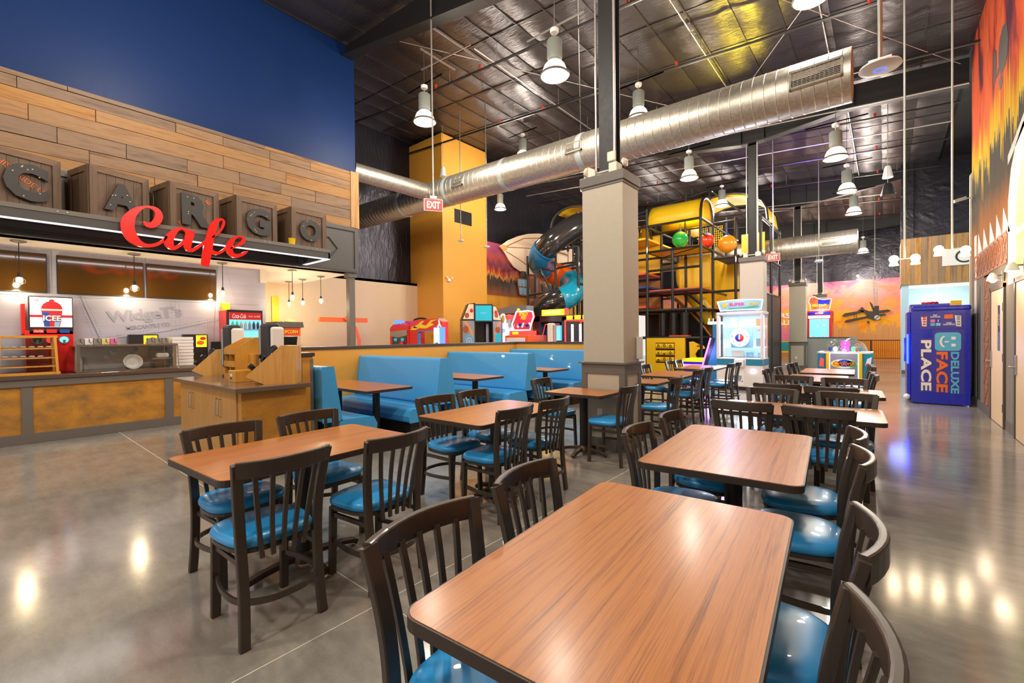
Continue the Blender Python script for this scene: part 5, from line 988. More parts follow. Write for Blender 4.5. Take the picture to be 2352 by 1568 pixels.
B().box(-7.65, 11.0, 1.3, -7.35, 11.1, 1.75).build('blue_screen', 'screen_blue', al, world=True); B().tube([(-7.75, Y0-.02, 1.45), (-7.65, Y0-.02, 1.78), (-7.15, Y0-.02, 1.78)], .012, 6).build('red_trim', 'light_glow_red', al, world=True); B().box(-7.85, 11.0, 1.25, -7.72, 11.1, 1.7).build('side_screen', 'print_blue', al, world=True)
pk = thing('grey_kiosk', 'plain pale grey kiosk rising behind the low wall', 'kiosk', (-6.9, 9.9, 0)); B().box(-6.93, 9.75, 0, -6.76, 9.9, 1.78).build('body', 'ivory', pk, world=True, bevel=.03, seg=3); B().box(-6.76, 9.77, 0, -6.72, 9.9, 1.74).build('side', 'slate', pk, world=True, bevel=.02)
cg = thing('cage_game', 'pink wire cage game with orange beacons at the low wall end', 'arcade machine', (-6.3, 10.3, 0)); Y0 = 10.1
b = B()
for x in (-6.58, -5.75):
    for y in (Y0, Y0+.8): b.cyl((x, y, 0), (x, y, 1.85), .02, n=8)
for z in (1.85, .9): b.tube([(-6.58, Y0, z), (-5.75, Y0, z), (-5.75, Y0+.8, z), (-6.58, Y0+.8, z)], .02, 6, True)
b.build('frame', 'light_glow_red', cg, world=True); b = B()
for i in range(13): b.cyl((-6.55, Y0, 1.0+.065*i), (-5.75, Y0, 1.0+.065*i), .004, n=4)
b.build('wire_mesh', 'pipe', cg, world=True, kind='stuff'); B().box(-6.56, Y0+.4, 0, -5.77, Y0+.75, .95).build('table', 'print_pink', cg, world=True)
for x in (-6.5, -6.25, -6.0): B().box(x-.06, Y0+.03, 1.87, x+.06, Y0+.15, 1.98).build('beacon', 'glow_yellow', cg, world=True); B().box(x-.025, Y0+.2, 1.2, x+.025, Y0+.25, 1.75).build('lit_strip', 'screen_white', cg, world=True)
for x, y, z, c_, p in ((-8.2, 9.8, 2.0, (.7, .5, 1), 8), (-11, 7.6, 1.95, (.3, .4, 1), 3), (-7.4, 10.4, 2.4, (1, .75, .1), 18), (-9.0, 10.45, 1.6, (.7, .8, 1), 8), (-6.2, 9.8, 1.2, (1, .35, .4), 8), (-.9, 15.2, 1.1, (1, .8, .95), 8), (-4.2, 14.2, .9, (.5, .25, 1), 16), (.2, 12.2, 1.1, (.2, .3, 1), 8), (-2.2, 23.7, 2.5, (.9, .8, 1), 20)): lamp('POINT', (x, y, z), p*.8, c_, .15)
# far room: railing, rope post, benches
rl = thing('metal_railing', 'black metal railing with thin balusters in front of the far mural', 'railing', (-.35, 30.4, 0)); B().box(-1.35, 30.38, 1.02, .64, 30.42, 1.06).box(-1.35, 30.39, .08, .64, 30.41, .11).build('rail', 'black_metal', rl, world=True)
for i in range(23): x = -1.3+i*.085; B().box(x-.007, 30.393, .1, x+.007, 30.407, 1.03).build('baluster', 'black_metal', rl, world=True)
for x in (-.58, .62): B().box(x-.03, 30.37, 0, x+.03, 30.43, 1.06).build('post', 'black_metal', rl, world=True)
qp = thing('rope_post', 'black queue post with yellow tapes in the far corner', 'post', (-4.9, 30.6, 0)); B().lathe([(.15, 0), (.15, .03), (.04, .05), (.035, 1.0), (.05, 1.02), (.05, 1.08), (.001, 1.09)], 12).build('post', 'black_plastic', qp); B().box(.03, -.01, .95, 1.6, .01, 1.0).box(.03, -.01, .33, 1.6, .01, .40).build('tape', 'yellow', qp)
for i, x in enumerate((-5.6, -4.6, -3.6)):
    t = thing('teal_bench', ['teal cushioned bench in the far corner, left of the queue post', 'teal cushioned bench directly behind the queue post', 'teal cushioned bench right of the queue post'][i], 'bench', (x, 31.1, 0), 0, 'teal benches far away'); B().box(-.48, -.25, 0, .48, .25, .42).build('base', 'mural_tan', t); B().box(-.48, -.25, .42, .48, .25, .5).build('seat', 'teal_seat', t, bevel=.02); B().box(-.48, .12, .5, .48, .25, .95).build('backrest', 'teal_seat', t, bevel=.02)
# decorations painted or fixed on the far mural: skyline, biplane, white lettering
def fprint(name, poly, m_, y=31.5, par=wf, t=.01): return B().prism(poly, 'y', y-t, y).build(name, m_, par)
r = random.Random(12); x = -2.6
while x < .65:
    w_ = .10+.2*r.random(); h = 1.35+.7*r.random(); top = [(x, 1.0), (x+w_, 1.0), (x+w_, h), (x+w_*.5, h+.25*r.random()+.05), (x, h)]; fprint('painted_tower', top, 'mural_tan'); x += w_+.02*r.random()
for x in (-5.2, -4.9, -4.6, -4.3): fprint('painted_tower', [(x, 1.0), (x+.25, 1.0), (x+.25, 1.7), (x+.12, 2.0), (x, 1.7)], 'print_pink')
text('FIRST', 1.25, .30, (-4.70, 31.48, 2.52), U, V, 'print_white', wf, .01, .03, name='painted_lettering'); text('FALLS', 1.25, .30, (-4.70, 31.48, 2.10), U, V, 'print_white', wf, .01, .03, name='painted_lettering')
bp = thing('painted_biplane', 'dark biplane cut-out mounted on the far sunset mural', 'mural plane', (-.7, 31.45, 2.5))
for p in ([(-1.88, 2.42), (-1.75, 2.55), (-.95, 2.68), (-.9, 2.60), (-1.8, 2.36)], [(-1.78, 2.08), (-1.68, 2.17), (-.75, 2.36), (-.72, 2.28), (-1.70, 2.03)], [(-.42, 2.62), (.10, 2.68), (.22, 2.62), (.12, 2.56), (-.4, 2.5)], [(-.38, 2.42), (-.05, 2.46), (.04, 2.4), (-.3, 2.32)], [(-1.2, 2.68), (-1.08, 2.74), (-1.04, 2.86), (-.95, 2.84), (-.88, 2.72), (-.68, 2.62), (-.4, 2.6), (-.28, 2.45), (-.32, 2.22), (-.5, 2.14), (-.72, 2.24), (-.86, 2.55)]): B().prism(p, 'y', 31.40, 31.46).build('wing_or_body', 'mural_dark', bp, world=True)
for a in ((-1.35, 2.5, -1.3, 2.15), (-1.25, 2.5, -1.2, 2.17), (-.1, 2.6, -.05, 2.45)): B().bar([(a[0], 31.42, a[1]), (a[2], 31.42, a[3])], .02, .02, up=(0, 1, 0)).build('strut', 'mural_dark', bp, world=True)
B().cyl((-.72, 31.44, 2.02), (-.72, 31.38, 2.02), .06, n=12).build('wheel', 'mural_dark', bp, world=True); B().cyl((-.34, 31.44, 2.26), (-.34, 31.36, 2.26), .13, n=16).build('engine_disc', 'steel_dull', bp, world=True); B().bar([(-.5, 31.35, 2.1), (-.18, 31.35, 2.42)], .03, .01, up=(0, 1, 0)).build('propeller', 'mural_dark', bp, world=True)
# ================================================================ PLAYGROUND
pg = thing('play_structure', 'tall indoor climbing frame of padded black pipes with yellow vaults', 'playground', (-7.5, 17, 0))
def P_(name, b, m_, **k): return b.build(name, m_, pg, world=True, **k)
def posts(lst, r=.05):
    for x, y, z0, z1 in lst: P_('post', B().cyl((x, y, z0), (x, y, z1), r, n=8), 'foam_black')
def rails(lst, r=.045, m_='foam_black'):
    for a, c in lst: P_('rail', B().cyl(a, c, r, n=8), m_)
X = [-12.0, -9.6, -8.2, -6.79, -4.87]; Yg = [16., 17.4, 19.2, 21.0]
posts([(x, y, 0, 5.45 if (x < -9 or x > -5) and y < 17 else 6.1) for x in X for y in Yg])
posts([(-5.85, 16, 2.34, 4.45), (-5.85, 17.4, 0, 6.9), (-5.47, 16, 0, 1.33), (-3.3, 17.4, 0, 5.6), (-3.3, 19.2, 0, 5.6), (-4.1, 17.4, 0, 5.6), (-4.1, 19.2, 0, 6.7), (-5.15, 18.0, 5.0, 6.95), (-6.0, 18.3, 5.0, 6.9), (-7.4, 18.3, 5.2, 6.75), (-3.3, 21, 0, 5.6)])
L_ = []
for z in (1.33, 2.34, 3.0, 4.5, 5.45):
    for y in Yg[:3]: L_ += [((X[0 if z > 4 else 2], y, z), (X[-1], y, z))]
    for x in X[2:]: L_.append(((x, 16, z), (x, 21, z)))
L_ += [((-6.79, 16, 3.8), (-4.87, 16, 3.8)), ((-4.87, 16, 4.95), (-4.87, 17.4, 4.95)), ((-4.87, 17.4, 4.2), (-3.3, 17.4, 4.2)), ((-4.87, 17.4, 3.0), (-3.3, 17.4, 3.0)), ((-4.87, 17.4, 5.5), (-3.3, 17.4, 5.5)), ((-3.3, 17.4, 5.5), (-3.3, 21, 5.5)), ((-3.3, 17.4, 2.9), (-3.3, 21, 2.9)), ((-3.3, 17.4, 4.2), (-3.3, 21, 4.2)),
       ((-6.79, 17.4, 4.5), (-4.87, 16, 4.5)), ((-5.47, 16, 3.0), (-5.0, 17.4, 2.3)), ((-7.4, 18.3, 6.75), (-5.15, 18.0, 6.95)), ((-5.15, 18.0, 6.95), (-4.1, 19.2, 6.0)), ((-7.4, 18.3, 6.75), (-6.79, 17.4, 6.0)), ((-6.0, 18.3, 6.9), (-5.2, 17.2, 6.1)), ((-12, 18.3, 6.3), (-7.4, 18.3, 6.75))]
rails(L_)
# curved hoops and yellow vault skins
def vault(x0, x1, y0, y1, z0, h, n=10, name='vault_cover'):
    f = lambda u, v: (x0+(x1-x0)*u, (y0+y1)/2-(y1-y0)/2*math.cos(PI*v), z0+h*math.sin(PI*v)**.75)
    P_(name, B().grid(f, 4, n), 'yellow_mat', thick=.02)
    for u in (0, 1): P_('hoop', B().tube([f(u, i/12) for i in range(13)], .05, 8), 'foam_black')
vault(-6.79, -4.87, 16, 17.4, 5.45, .82); vault(-8.4, -7.2, 16.3, 17.4, 5.2, .5)
def vaulty(x0, x1, y0, y1, z0, h, n=10):
    f = lambda u, v: ((x0+x1)/2-(x1-x0)/2*math.cos(PI*v), y0+(y1-y0)*u, z0+h*math.sin(PI*v)**.75)
    P_('vault_cover', B().grid(f, 4, n), 'yellow_mat', thick=.02)
    for u in (0, 1): P_('hoop', B().tube([f(u, i/12) for i in range(13)], .05, 8), 'foam_black')
vaulty(-6.3, -3.3, 18.6, 20.6, 5.6, 1.25)
# top hoops at the slide tower
for y in (14.4, 15.6):
    P_('hoop', B().tube([(-9.05-.95*math.cos(PI*i/12), y, 5.55+.75*math.sin(PI*i/12)**.8) for i in range(13)], .045, 8), 'foam_black'); posts([(-10.0, y, 4.9, 5.6), (-8.1, y, 0, 5.6)])
P_('vault_cover', B().grid(lambda u, v: (-9.05-.95*math.cos(PI*(.25+.5*v)), 14.4+1.2*u, 5.55+.75*math.sin(PI*(.25+.5*v))**.8), 3, 6), 'yellow_mat', thick=.02)
posts([(-10.5, 13.55, 1.9, 4.5), (-9.25, 13.6, 2.0, 5.2), (-9.2, 15.0, 2, 4.9), (-8.35, 13.7, 0, 4.6)]); posts([(-10.5, 13.55, 0, 1.9)])
rails([((-10.5, 13.55, 4.45), (-9.8, 13.6, 4.5)), ((-10.5, 13.55, 3.0), (-9.25, 13.6, 3.1)), ((-9.75, 13.3, 3.95), (-9.25, 13.6, 3.8)), ((-9.7, 13.25, 3.9), (-9.25, 13.55, 2.8)), ((-9.25, 13.6, 3.9), (-8.35, 13.7, 4.0)), ((-9.25, 13.6, 4.55), (-8.35, 13.7, 4.6)), ((-10.0, 14.4, 5.5), (-8.1, 14.4, 5.5)), ((-10.0, 14.4, 4.9), (-8.1, 14.4, 4.9)), ((-9.2, 15, 4.3), (-8.1, 14.4, 4.3)), ((-10.5, 13.5, 2.05), (-7.6, 13.6, 2.05)), ((-8.35, 13.7, 3.3), (-8.1, 15.6, 3.3))], .04)
P_('green_panel', B().box(-9.55, 14.5, 5.45, -9.2, 14.55, 5.75), 'green')
# decks and yellow walls
for (x0, y0, x1, y1, z, m_) in ((-6.79, 16, -4.87, 17.4, 3.02, 'mat_red'), (-8.3, 17.4, -4.87, 19.2, 2.34, 'yellow_mat'), (-6.79, 16, -4.87, 17.4, 4.48, 'yellow_mat'), (-8.3, 16, -6.79, 17.4, 2.45, 'mat_red'), (-4.87, 17.4, -3.3, 19.2, 2.45, 'mat_red'), (-4.87, 17.4, -3.3, 19.2, 4.2, 'mat_blue'), (-8.3, 16, -6.79, 17.4, 3.7, 'mat_red'), (-8.3, 16, -6.79, 17.4, 3.2, 'mat_blue'), (-8.3, 16, -6.79, 19.2, 5.0, 'yellow_mat')):
    P_('deck', B().box(x0+.05, y0+.05, z, x1-.05, y1-.05, z+.07), m_)
for p in ((-6.7, 19.15, 2.4, -4.4, 19.2, 4.5), (-8.4, 17.42, 3.9, -6.85, 17.46, 5.4), (-4.3, 19.15, 2.9, -3.5, 19.2, 5.3), (-6.1, 17.42, 3.2, -4.95, 17.46, 4.4)): P_('wall_panel', B().box(*p), 'yellow_mat')
P_('curved_slide', B().grid(lambda u, v: (-6.9+2.1*v, 17.6+1.2*u+.3*math.sin(3*v), 3.0-2.2*v**1.3+.25*abs(2*u-1)**2), 6, 12), 'mural_tan', thick=.03)
P_('curved_slide', B().tube(catmull([(-6.2, 18.2, 4.2), (-6.0, 17.8, 3.4), (-5.5, 17.7, 2.7), (-5.1, 18.0, 2.0)], 5), .3, 12), 'yellow_mat')
P_('net_wall', B().box(-8.15, 17.44, 2.5, -6.85, 17.46, 3.6), 'mural_tan'); P_('backdrop_net', B().box(-8.2, 19.2, 0, -3.4, 19.22, 2.3), 'black_plastic'); P_('backdrop_net', B().box(-3.32, 17.5, 0, -3.28, 20.9, 2.9), 'black_plastic')
b = B()
for i in range(14): b.cyl((-5.9+.07*i, 19.1, 4.95), (-5.9+.07*i, 19.1, 5.75), .008, n=4)
for i in range(10): b.cyl((-5.9, 19.1, 4.95+.09*i), (-4.95, 19.1, 4.95+.09*i), .008, n=4)
P_('climbing_net', b, 'yellow_mat', kind='stuff')
for x, m_ in ((-6.4, 'slide_clear'), (-6.0, 'slide_clear'), (-5.6, 'slide_clear')): P_('tube_roller', B().cyl((x, 16.5, 1.4), (x, 16.5, 2.25), .14, n=14), 'pipe')
P_('mat_block', B().box(-6.1, 16.3, 1.36, -5.4, 16.6, 1.42), 'mat_red')
for i in range(4): P_('hanging_tube', B().cyl((-7.9+.22*i, 15.95, .1), (-7.9+.22*i, 15.95, 2.2-.1*i), .05, n=8), ['teal_plastic', 'black_plastic', 'blue_plastic', 'foam_black'][i])
# noughts and crosses panel
tp = P_('play_panel', B().box(-6.80, 15.90, .05, -6.45, 16.0, 1.32).box(-5.75, 15.90, .05, -5.40, 16.0, 1.32).box(-6.45, 15.90, 1.15, -5.75, 16, 1.32).box(-6.45, 15.90, .05, -5.75, 16, .42), 'yellow', bevel=.006, seg=1)
P_('panel_backing', B().box(-6.45, 15.97, .42, -5.75, 16.0, 1.15), 'black_plastic')
for j in range(3):
    for i in range(3):
        x = -6.32+.22*i; z = 1.03-.24*j; rl_ = B().cyl((x-.105, 15.93, z), (x+.105, 15.93, z), .095, n=14).build('roller', 'yellow', tp, world=True)
        text(['O', 'O', 'O', 'X', 'X', 'O', 'O', 'O', 'O'][3*j+i], .09, .11, (x, 15.826, z+[.01, .03, 0, -.01, -.05, .0, -.04, .02, .03][3*j+i]), U, V, 'print_black', tp, .006, .03, 'symbol', world=True)
for x, y, z, r_, m_, l in ((-5.78, 16.6, 4.93, .29, 'green', 'shiny green punching ball hanging in the climbing frame'), (-4.95, 16.9, 4.82, .27, 'ball_red', 'red punching ball partly behind the corner post'), (-4.25, 16.9, 4.60, .31, 'ball_orange', 'orange punching ball nearest the grey column')):
    t = thing('punching_ball', l, 'ball', (x, y, z), 0, 'hanging punching balls'); B().sphere((0, 0, 0), r_, 20).build('ball', m_, t); B().cyl((0, 0, r_*.95), (0, 0, r_+.12), .07, .015, n=10).cyl((0, 0, r_+.1), (0, 0, 5.5-z), .012, n=6).build('hanger', 'mat_blue', t)
dk = B().prism([(-5.25, .2), (-4.95, .2), (-4.98, .5), (-5.08, .75), (-4.98, .92), (-4.75, .95), (-4.8, 1.05), (-5.0, 1.12), (-5.15, 1.2), (-5.28, 1.18)], 'y', 16.0, 16.06).build('duck_panel', 'yellow', bevel=.01); tag(dk, 'yellow duck-shaped board beside the noughts and crosses panel', 'panel')
yprint('beak_patch', [(-5.05, 1.02), (-4.82, .98), (-4.95, 1.10)], 'mural_brown', dk, 15.998, world=False)
# ---- tube slide
SP = catmull([(-8.3, 14.6, 5.60), (-8.455, 14.4, 5.577), (-8.638, 14.0, 5.407), (-8.98, 13.6, 5.077), (-9.31, 13.3, 4.732), (-9.75, 13.35, 4.40), (-10.1, 13.85, 4.16), (-10.15, 14.5, 3.98), (-9.85, 14.85, 3.80), (-9.286, 14.7, 3.50), (-8.80, 14.15, 3.15), (-8.72, 13.5, 2.82), (-9.043, 13.1, 2.63), (-9.50, 13.0, 2.40), (-9.95, 13.05, 2.10), (-10.2, 13.3, 1.6), (-10.2, 13.8, 1.1)], 6)
sl = thing('tube_slide', 'spiral tube slide in black, blue, orange and teal sections', 'slide', (-9.4, 14, 0))
cuts = [0, 9, 27, 39, 54, 69, 96]; mats = ['slide_clear', 'black_gloss', 'blue_plastic', 'orange', 'teal_plastic', 'black_gloss']
for i in range(6):
    a, c = cuts[i], min(cuts[i+1], len(SP)-1); seg_ = SP[a:c+1]
    s_ = B().tube(seg_, .435, 20).build('slide_section', mats[i], sl, world=True, angle=60)
    if i: B().tube([SP[a]-(SP[a+1]-SP[a])*.25, SP[a]+(SP[a+1]-SP[a])*.25], .46, 20).build('flange', mats[i], s_, world=True)
# ---- airship board above the mural
ash = thing('airship_board', 'peach airship cut-out board with glazed gondola on the mural wall', 'wall board', (-12.25, 16, 4))
B().prism([(13.87, 5.156), (14.0, 5.22), (14.442, 5.498), (15.117, 5.785), (15.787, 5.995), (16.578, 6.146), (17.646, 6.242), (18.9, 6.15), (19.8, 5.6), (18.9, 4.7), (17.161, 4.30), (16.293, 4.227), (15.678, 4.215), (15.169, 4.285), (14.792, 4.412), (14.501, 4.638), (14.253, 4.90), (14.077, 5.03)], 'x', -12.27, -12.22).build('hull', 'mural_cream', ash, world=True)
for pts in ([(14.33, 5.20), (15.70, 5.35), (17.2, 5.49), (18.8, 5.5)], [(14.29, 5.01), (15.0, 4.82), (15.684, 4.611), (16.3, 4.40)], [(14.33, 5.24), (15.5, 5.75), (17.0, 6.0)]): B().bar([(-12.215, y, z) for y, z in pts], .03, .01, up=(1, 0, 0)).build('seam_line', 'mural_brown', ash, world=True)
B().prism([(13.87, 5.156), (14.117, 5.274), (14.33, 5.247), (14.36, 5.15), (14.327, 5.06), (14.113, 5.007)], 'x', -12.22, -12.21).build('nose_cap', 'mural_tan', ash, world=True)
gd = B().prism([(14.973, 3.977), (16.6, 4.08), (16.9, 3.3), (15.8, 3.2), (15.229, 3.213)], 'x', -12.27, -12.23).build('gondola', 'mural_brown', ash, world=True)
for i in range(3):
    for j in range(2):
        y0 = 15.06+.27*i+.06*j; z0 = 3.62-.36*j; B().prism([(y0+.06, z0), (y0+.27, z0+.01), (y0+.25, z0+.31), (y0, z0+.31)], 'x', -12.23, -12.222).build('gondola_pane', 'print_sky', gd, world=True)
B().prism([(15.3, 4.30), (15.62, 4.30), (15.72, 4.0), (15.2, 4.0)], 'x', -12.262, -12.215).build('gondola_bracket', 'mural_dark', ash, world=True); B().prism([(16.2, 4.05), (16.5, 4.05), (16.45, 3.25), (16.2, 3.25)], 'x', -12.225, -12.215).build('gondola_door', 'print_gray', ash, world=True)
lamp('POINT', (-5.6, 16.9, 6.05), 60, (1, .8, .1), .2)
lamp('SPOT', (-3.4, 13.1, 4.6), 620, (1, .80, .05), .1, (math.radians(-127), 0, 0), math.radians(58)); lamp('SPOT', (-2.3, 13.8, 3.9), 1300, (.30, .2, 1), .1, (math.radians(141), 0, 0), math.radians(64)); lamp('POINT', (-2.9, 11.6, 2.7), 22, (.5, .42, 1), .15)

# ================================================================ OVERHEAD EQUIPMENT
# high-bay lamps
mk('reflector', '#c8c4be', .3, em='#fff0dc', es=1.1); mk('lamp_ring', '#5e564c', .4, .3); mk('lamp_housing', '#8b9088', .5)
def highbay():
    t = thing('high_bay_lamp', 'x', 'lamp')
    B().lathe([(.222, -.006), (.238, .010), (.225, .03), (.20, .03), (.192, -.006)], 24).build('lens_ring', 'lamp_ring', t); B().lathe([(.001, .006), (.198, .006), (.198, .012), (.001, .012)], 24).build('lens', 'lamp_on', t)
    f = [(.205, .02), (.195, .08), (.165, .16), (.125, .205), (.11, .215)]
    B().lathe(f, 24).build('reflector', 'reflector', t); B().lathe([(.10, .215), (.11, .23), (.105, .245), (.115, .26), (.12, .28), (.12, .55), (.105, .57), (.001, .57)], 20).build('housing', 'lamp_housing', t)
    B().cyl((0, 0, .57), (0, 0, .68), .012, n=6).build('stem', 'conduit', t); B().lathe([(.001, .68), (.06, .68), (.07, .70), (.07, .74), (.001, .75)], 14).build('junction_box', 'white_plastic', t)
    return t
hb0 = highbay()
LB = ['nearest high-bay lamp left of the main column', 'high-bay lamp closest to the blue wall', 'high-bay lamp left of the slide tower', 'high-bay lamp rising behind the long duct, left part', 'high-bay lamp between main column and the second steel post', 'nearest of the right row of high-bay lamps', 'second lamp of the right row', 'third lamp of the right row', 'lamp half hidden by the main column cap', 'lamp glowing among the yellow play vaults', 'small far lamp past the second duct', 'lamp at the top frame edge above the duct end', 'lamp behind the long duct right of the main column']
for i, (x, y, z) in enumerate(HB):
    if i == 0: o = hb0; o.location = (x, y, z); o['label'] = LB[0]; o['group'] = 'high-bay lamps'
    else: o = dup(hb0, (x, y, z), 0, LB[i], 'high-bay lamps')
    zt = cz(x)
    s_ = B().box(-.02, -.02, .75, .02, .02, .79).box(-.55, -.011, .77, .55, .011, .79); s_.cyl((0, 0, .78), (0, 0, zt-z), .006, n=5); s_.build('hanger_channel', 'conduit', o)
# ducts
def duct(label, pts, r, rings=.15, grille=(), joints=()):
    a, c = Vector(pts[0]), Vector(pts[-1]); L = (c-a).length; d = (c-a).normalized()
    t = thing('spiral_duct', label, 'duct', tuple((a+c)/2)); n = 28
    prof = [(r, 0)]; k = 0; zz = 0
    while zz < L-.02:
        prof += [(r, zz+.004), (r, zz+.008), (r*1.014, zz+.014), (r, zz+.02), (r, zz+.024)]; zz += rings
    prof.append((r, L)); q = d.to_track_quat('Z', 'Y').to_matrix()
    b = B().lathe(prof, n); b.v = [tuple(a+q @ Vector(v)) for v in b.v]; b.f = b.f[:-2]; b.mi = b.mi[:-2]; b.sm = b.sm[:-2]
    b.build('duct_shell', 'galvanised', t, world=True, angle=50)
    b = B().lathe([(r*.97, L-.10), (r*1.0, L-.02), (r*.99, L), (.001, L)], n); b.v = [tuple(a+q @ Vector(v)) for v in b.v]; b.build('end_cap', 'galvanised', t, world=True)
    for j in joints: b = B().lathe([(r*1.01, 0), (r*1.03, .02), (r*1.03, .10), (r*1.01, .12)], n); b.v = [tuple(a+q @ Vector((v[0], v[1], v[2]+j*L))) for v in b.v]; b.build('joint_band', 'tracker', t, world=True)
    for j, gl, gh in grille:   # grille faces the room (towards -y)
        p = a+d*(j*L); g = B().box(-gl/2, -.02, -gh/2, gl/2, .05, -gh/2+.025).box(-gl/2, -.02, gh/2-.025, gl/2, .05, gh/2).box(-gl/2, -.02, -gh/2, -gl/2+.025, .05, gh/2).box(gl/2-.025, -.02, -gh/2, gl/2, .05, gh/2)
        R = Matrix.Rotation(math.radians(-8), 3, 'X'); loc = p+Vector((0, -r*1.0, .0))
        tr = lambda bb: setattr(bb, 'v', [tuple(loc+R @ Vector(v)) for v in bb.v])
        tr(g); gf = g.build('grille_frame', 'galvanised', t, world=True); g = B().box(-gl/2+.02, .0, -gh/2+.02, gl/2-.02, .03, gh/2-.02); tr(g); g.build('grille_recess', 'black_metal', gf, world=True)
        g = B(); m = int(gh/.022)
        for i in range(1, m): g.box(-gl/2+.02, -.012, -gh/2+i*gh/m-.004, gl/2-.02, -.002, -gh/2+i*gh/m+.004)
        for i in range(1, int(gl/.05)): g.box(-gl/2+i*.05-.003, -.008, -gh/2, -gl/2+i*.05+.003, .0, gh/2)
        tr(g); g.build('grille_blades', 'galvanised', gf, world=True, kind='stuff')
    return t
d1 = duct('long silver spiral duct crossing the hall in front of the gold bulkhead', [(-12.6, 7.6, 5.15), (-.34, 7.6, 4.91)], .345, grille=((.969, .60, .26), (.66, .36, .2), (.40, .36, .18)), joints=(.20, .35, .50, .66))
duct('short silver branch duct joining the long duct beside the blue wall', [(-9.45, 5.65, 5.30), (-8.95, 7.35, 5.13)], .20)
duct('far silver duct behind the third steel post', [(-9.5, 20.3, 4.75), (-.75, 20.3, 4.75)], .42, grille=((.93, .9, .3),), joints=(.45,))
# hanging sprinkler mains and small conduits: straight pipes under the roof
def pipe(name, label, cat, pts, r, m_, group, deco=None, n=6):
    t = thing(name, label, cat, pts[0], 0, group); B().tube(pts, r, n).build('pipe', m_, t, world=True)
    if deco:
        for p in deco: B().cyl((p[0]+.5, p[1], p[2]), (p[0]+.5, p[1], cz(p[0]+.5)+.02), .005, n=5).build('hanger_rod', 'conduit', t, world=True); B().cyl((p[0], p[1], p[2]-.0), (p[0], p[1], p[2]+.10), .022, n=8).sphere((p[0], p[1], p[2]+.1), .035, 6).build('sprinkler_head', 'red_dot', t, world=True)
    return t
pn = ['nearest', 'second', 'third', 'fourth', 'fifth', 'sixth', 'seventh', 'eighth']
for i, y in enumerate((7.25, 9.6, 11.9, 14.7, 17.3, 19.9, 24.0, 27.0)):
    pts = [(-12.6, y, cz(-12.6)-.42), (-9.9, y, cz(-9.9)-.42), (1.34, y, cz(1.34)-.42)] if i else [(-12.3, y-.9, cz(-12.3)-.9), (-10.1, y-.25, cz(-9.6)-.55), (-9.4, y, cz(-9.4)-.42), (1.3, y, cz(1.3)-.42)]
    pipe('sprinkler_pipe', 'dark sprinkler pipe with red heads, '+pn[i]+' from the camera', 'pipe', pts, .028, 'pipe', 'sprinkler pipes', [(x, y, cz(x)-.42) for x in (-8.4, -6.9, -3.4, -.2)])
for i, (y, z) in enumerate(((12.9, .75), (15.7, .5), (20.9, .9))):
    pipe('conduit_run', 'thin bright conduit running across the roof, '+pn[i]+' from the camera', 'conduit', [(-12.2, y, cz(-12.2)-z), (1.3 if y < 20 else .3, y, cz(1.3 if y < 20 else .3)-z)], .016, 'conduit', 'conduit runs')
for i, (x, y0, y1) in enumerate(((-6.85, 7.0, 12.9), (-2.95, 5.6, 13.2), (-.9, 5.8, 13.2), (-.75, 13.6, 21.2))):
    pipe('lengthwise_conduit', 'thin bright conduit running away from camera under the roof, '+['left of the main column', 'right of the main column', 'over the duct end', 'along the right lamp row', 'behind the main column'][i], 'conduit', [(x, y0, cz(x)-.08), (x, y1, cz(x)-.08)], .016, 'conduit', 'lengthwise conduits')
# diagonal brace rods
for i, (a, c) in enumerate((((-7.9, 5.6), (-3.4, 13.2)), ((-3.4, 5.6), (-7.9, 13.2)), ((-3.4, 5.6), (1.2, 13.2)), ((1.2, 5.6), (-3.4, 13.2)))):
    z = .10
    pipe('brace_rod', ['bracing rod descending from the big dark beam toward the lamp row', 'bracing rod crossing it left to right near the main column', 'bracing rod above the duct end', 'bracing rod crossing the yellow-lit roof'][i], 'rod', [(a[0], a[1], cz(a[0])-z-.1), (c[0], c[1], cz(c[0])-z-.1)], .008, 'conduit', 'diagonal bracing rods')
# exit signs on drop poles
def exit_sign(x, y, z, rz, label, ztop):
    t = thing('exit_sign', label, 'sign', (x, y, z), rz, 'hanging exit signs'); B().box(-.17, -.02, -.11, .17, .02, .11).build('housing', 'white_plastic', t, bevel=.01); B().box(-.155, -.024, -.095, .155, -.02, .095).build('face', 'print_white' if 0 else 'light_glow_red', t)
    text('EXIT', .24, .13, (0, -.028, 0), U, V, 'print_white', t, .004, .04); B().box(-.06, -.03, .11, .06, .03, .16).cyl((0, 0, .15), (0, 0, ztop-z), .014, n=6).build('drop_pole', 'conduit', t); return t
exit_sign(-6.21, 5.27, 3.80, math.radians(58), 'red lit exit sign on a pole left, in front of the long duct', 7.5); exit_sign(-2.45, 14.55, 3.61, math.radians(8), 'red lit exit sign on a pole right of the second column', 7.5)
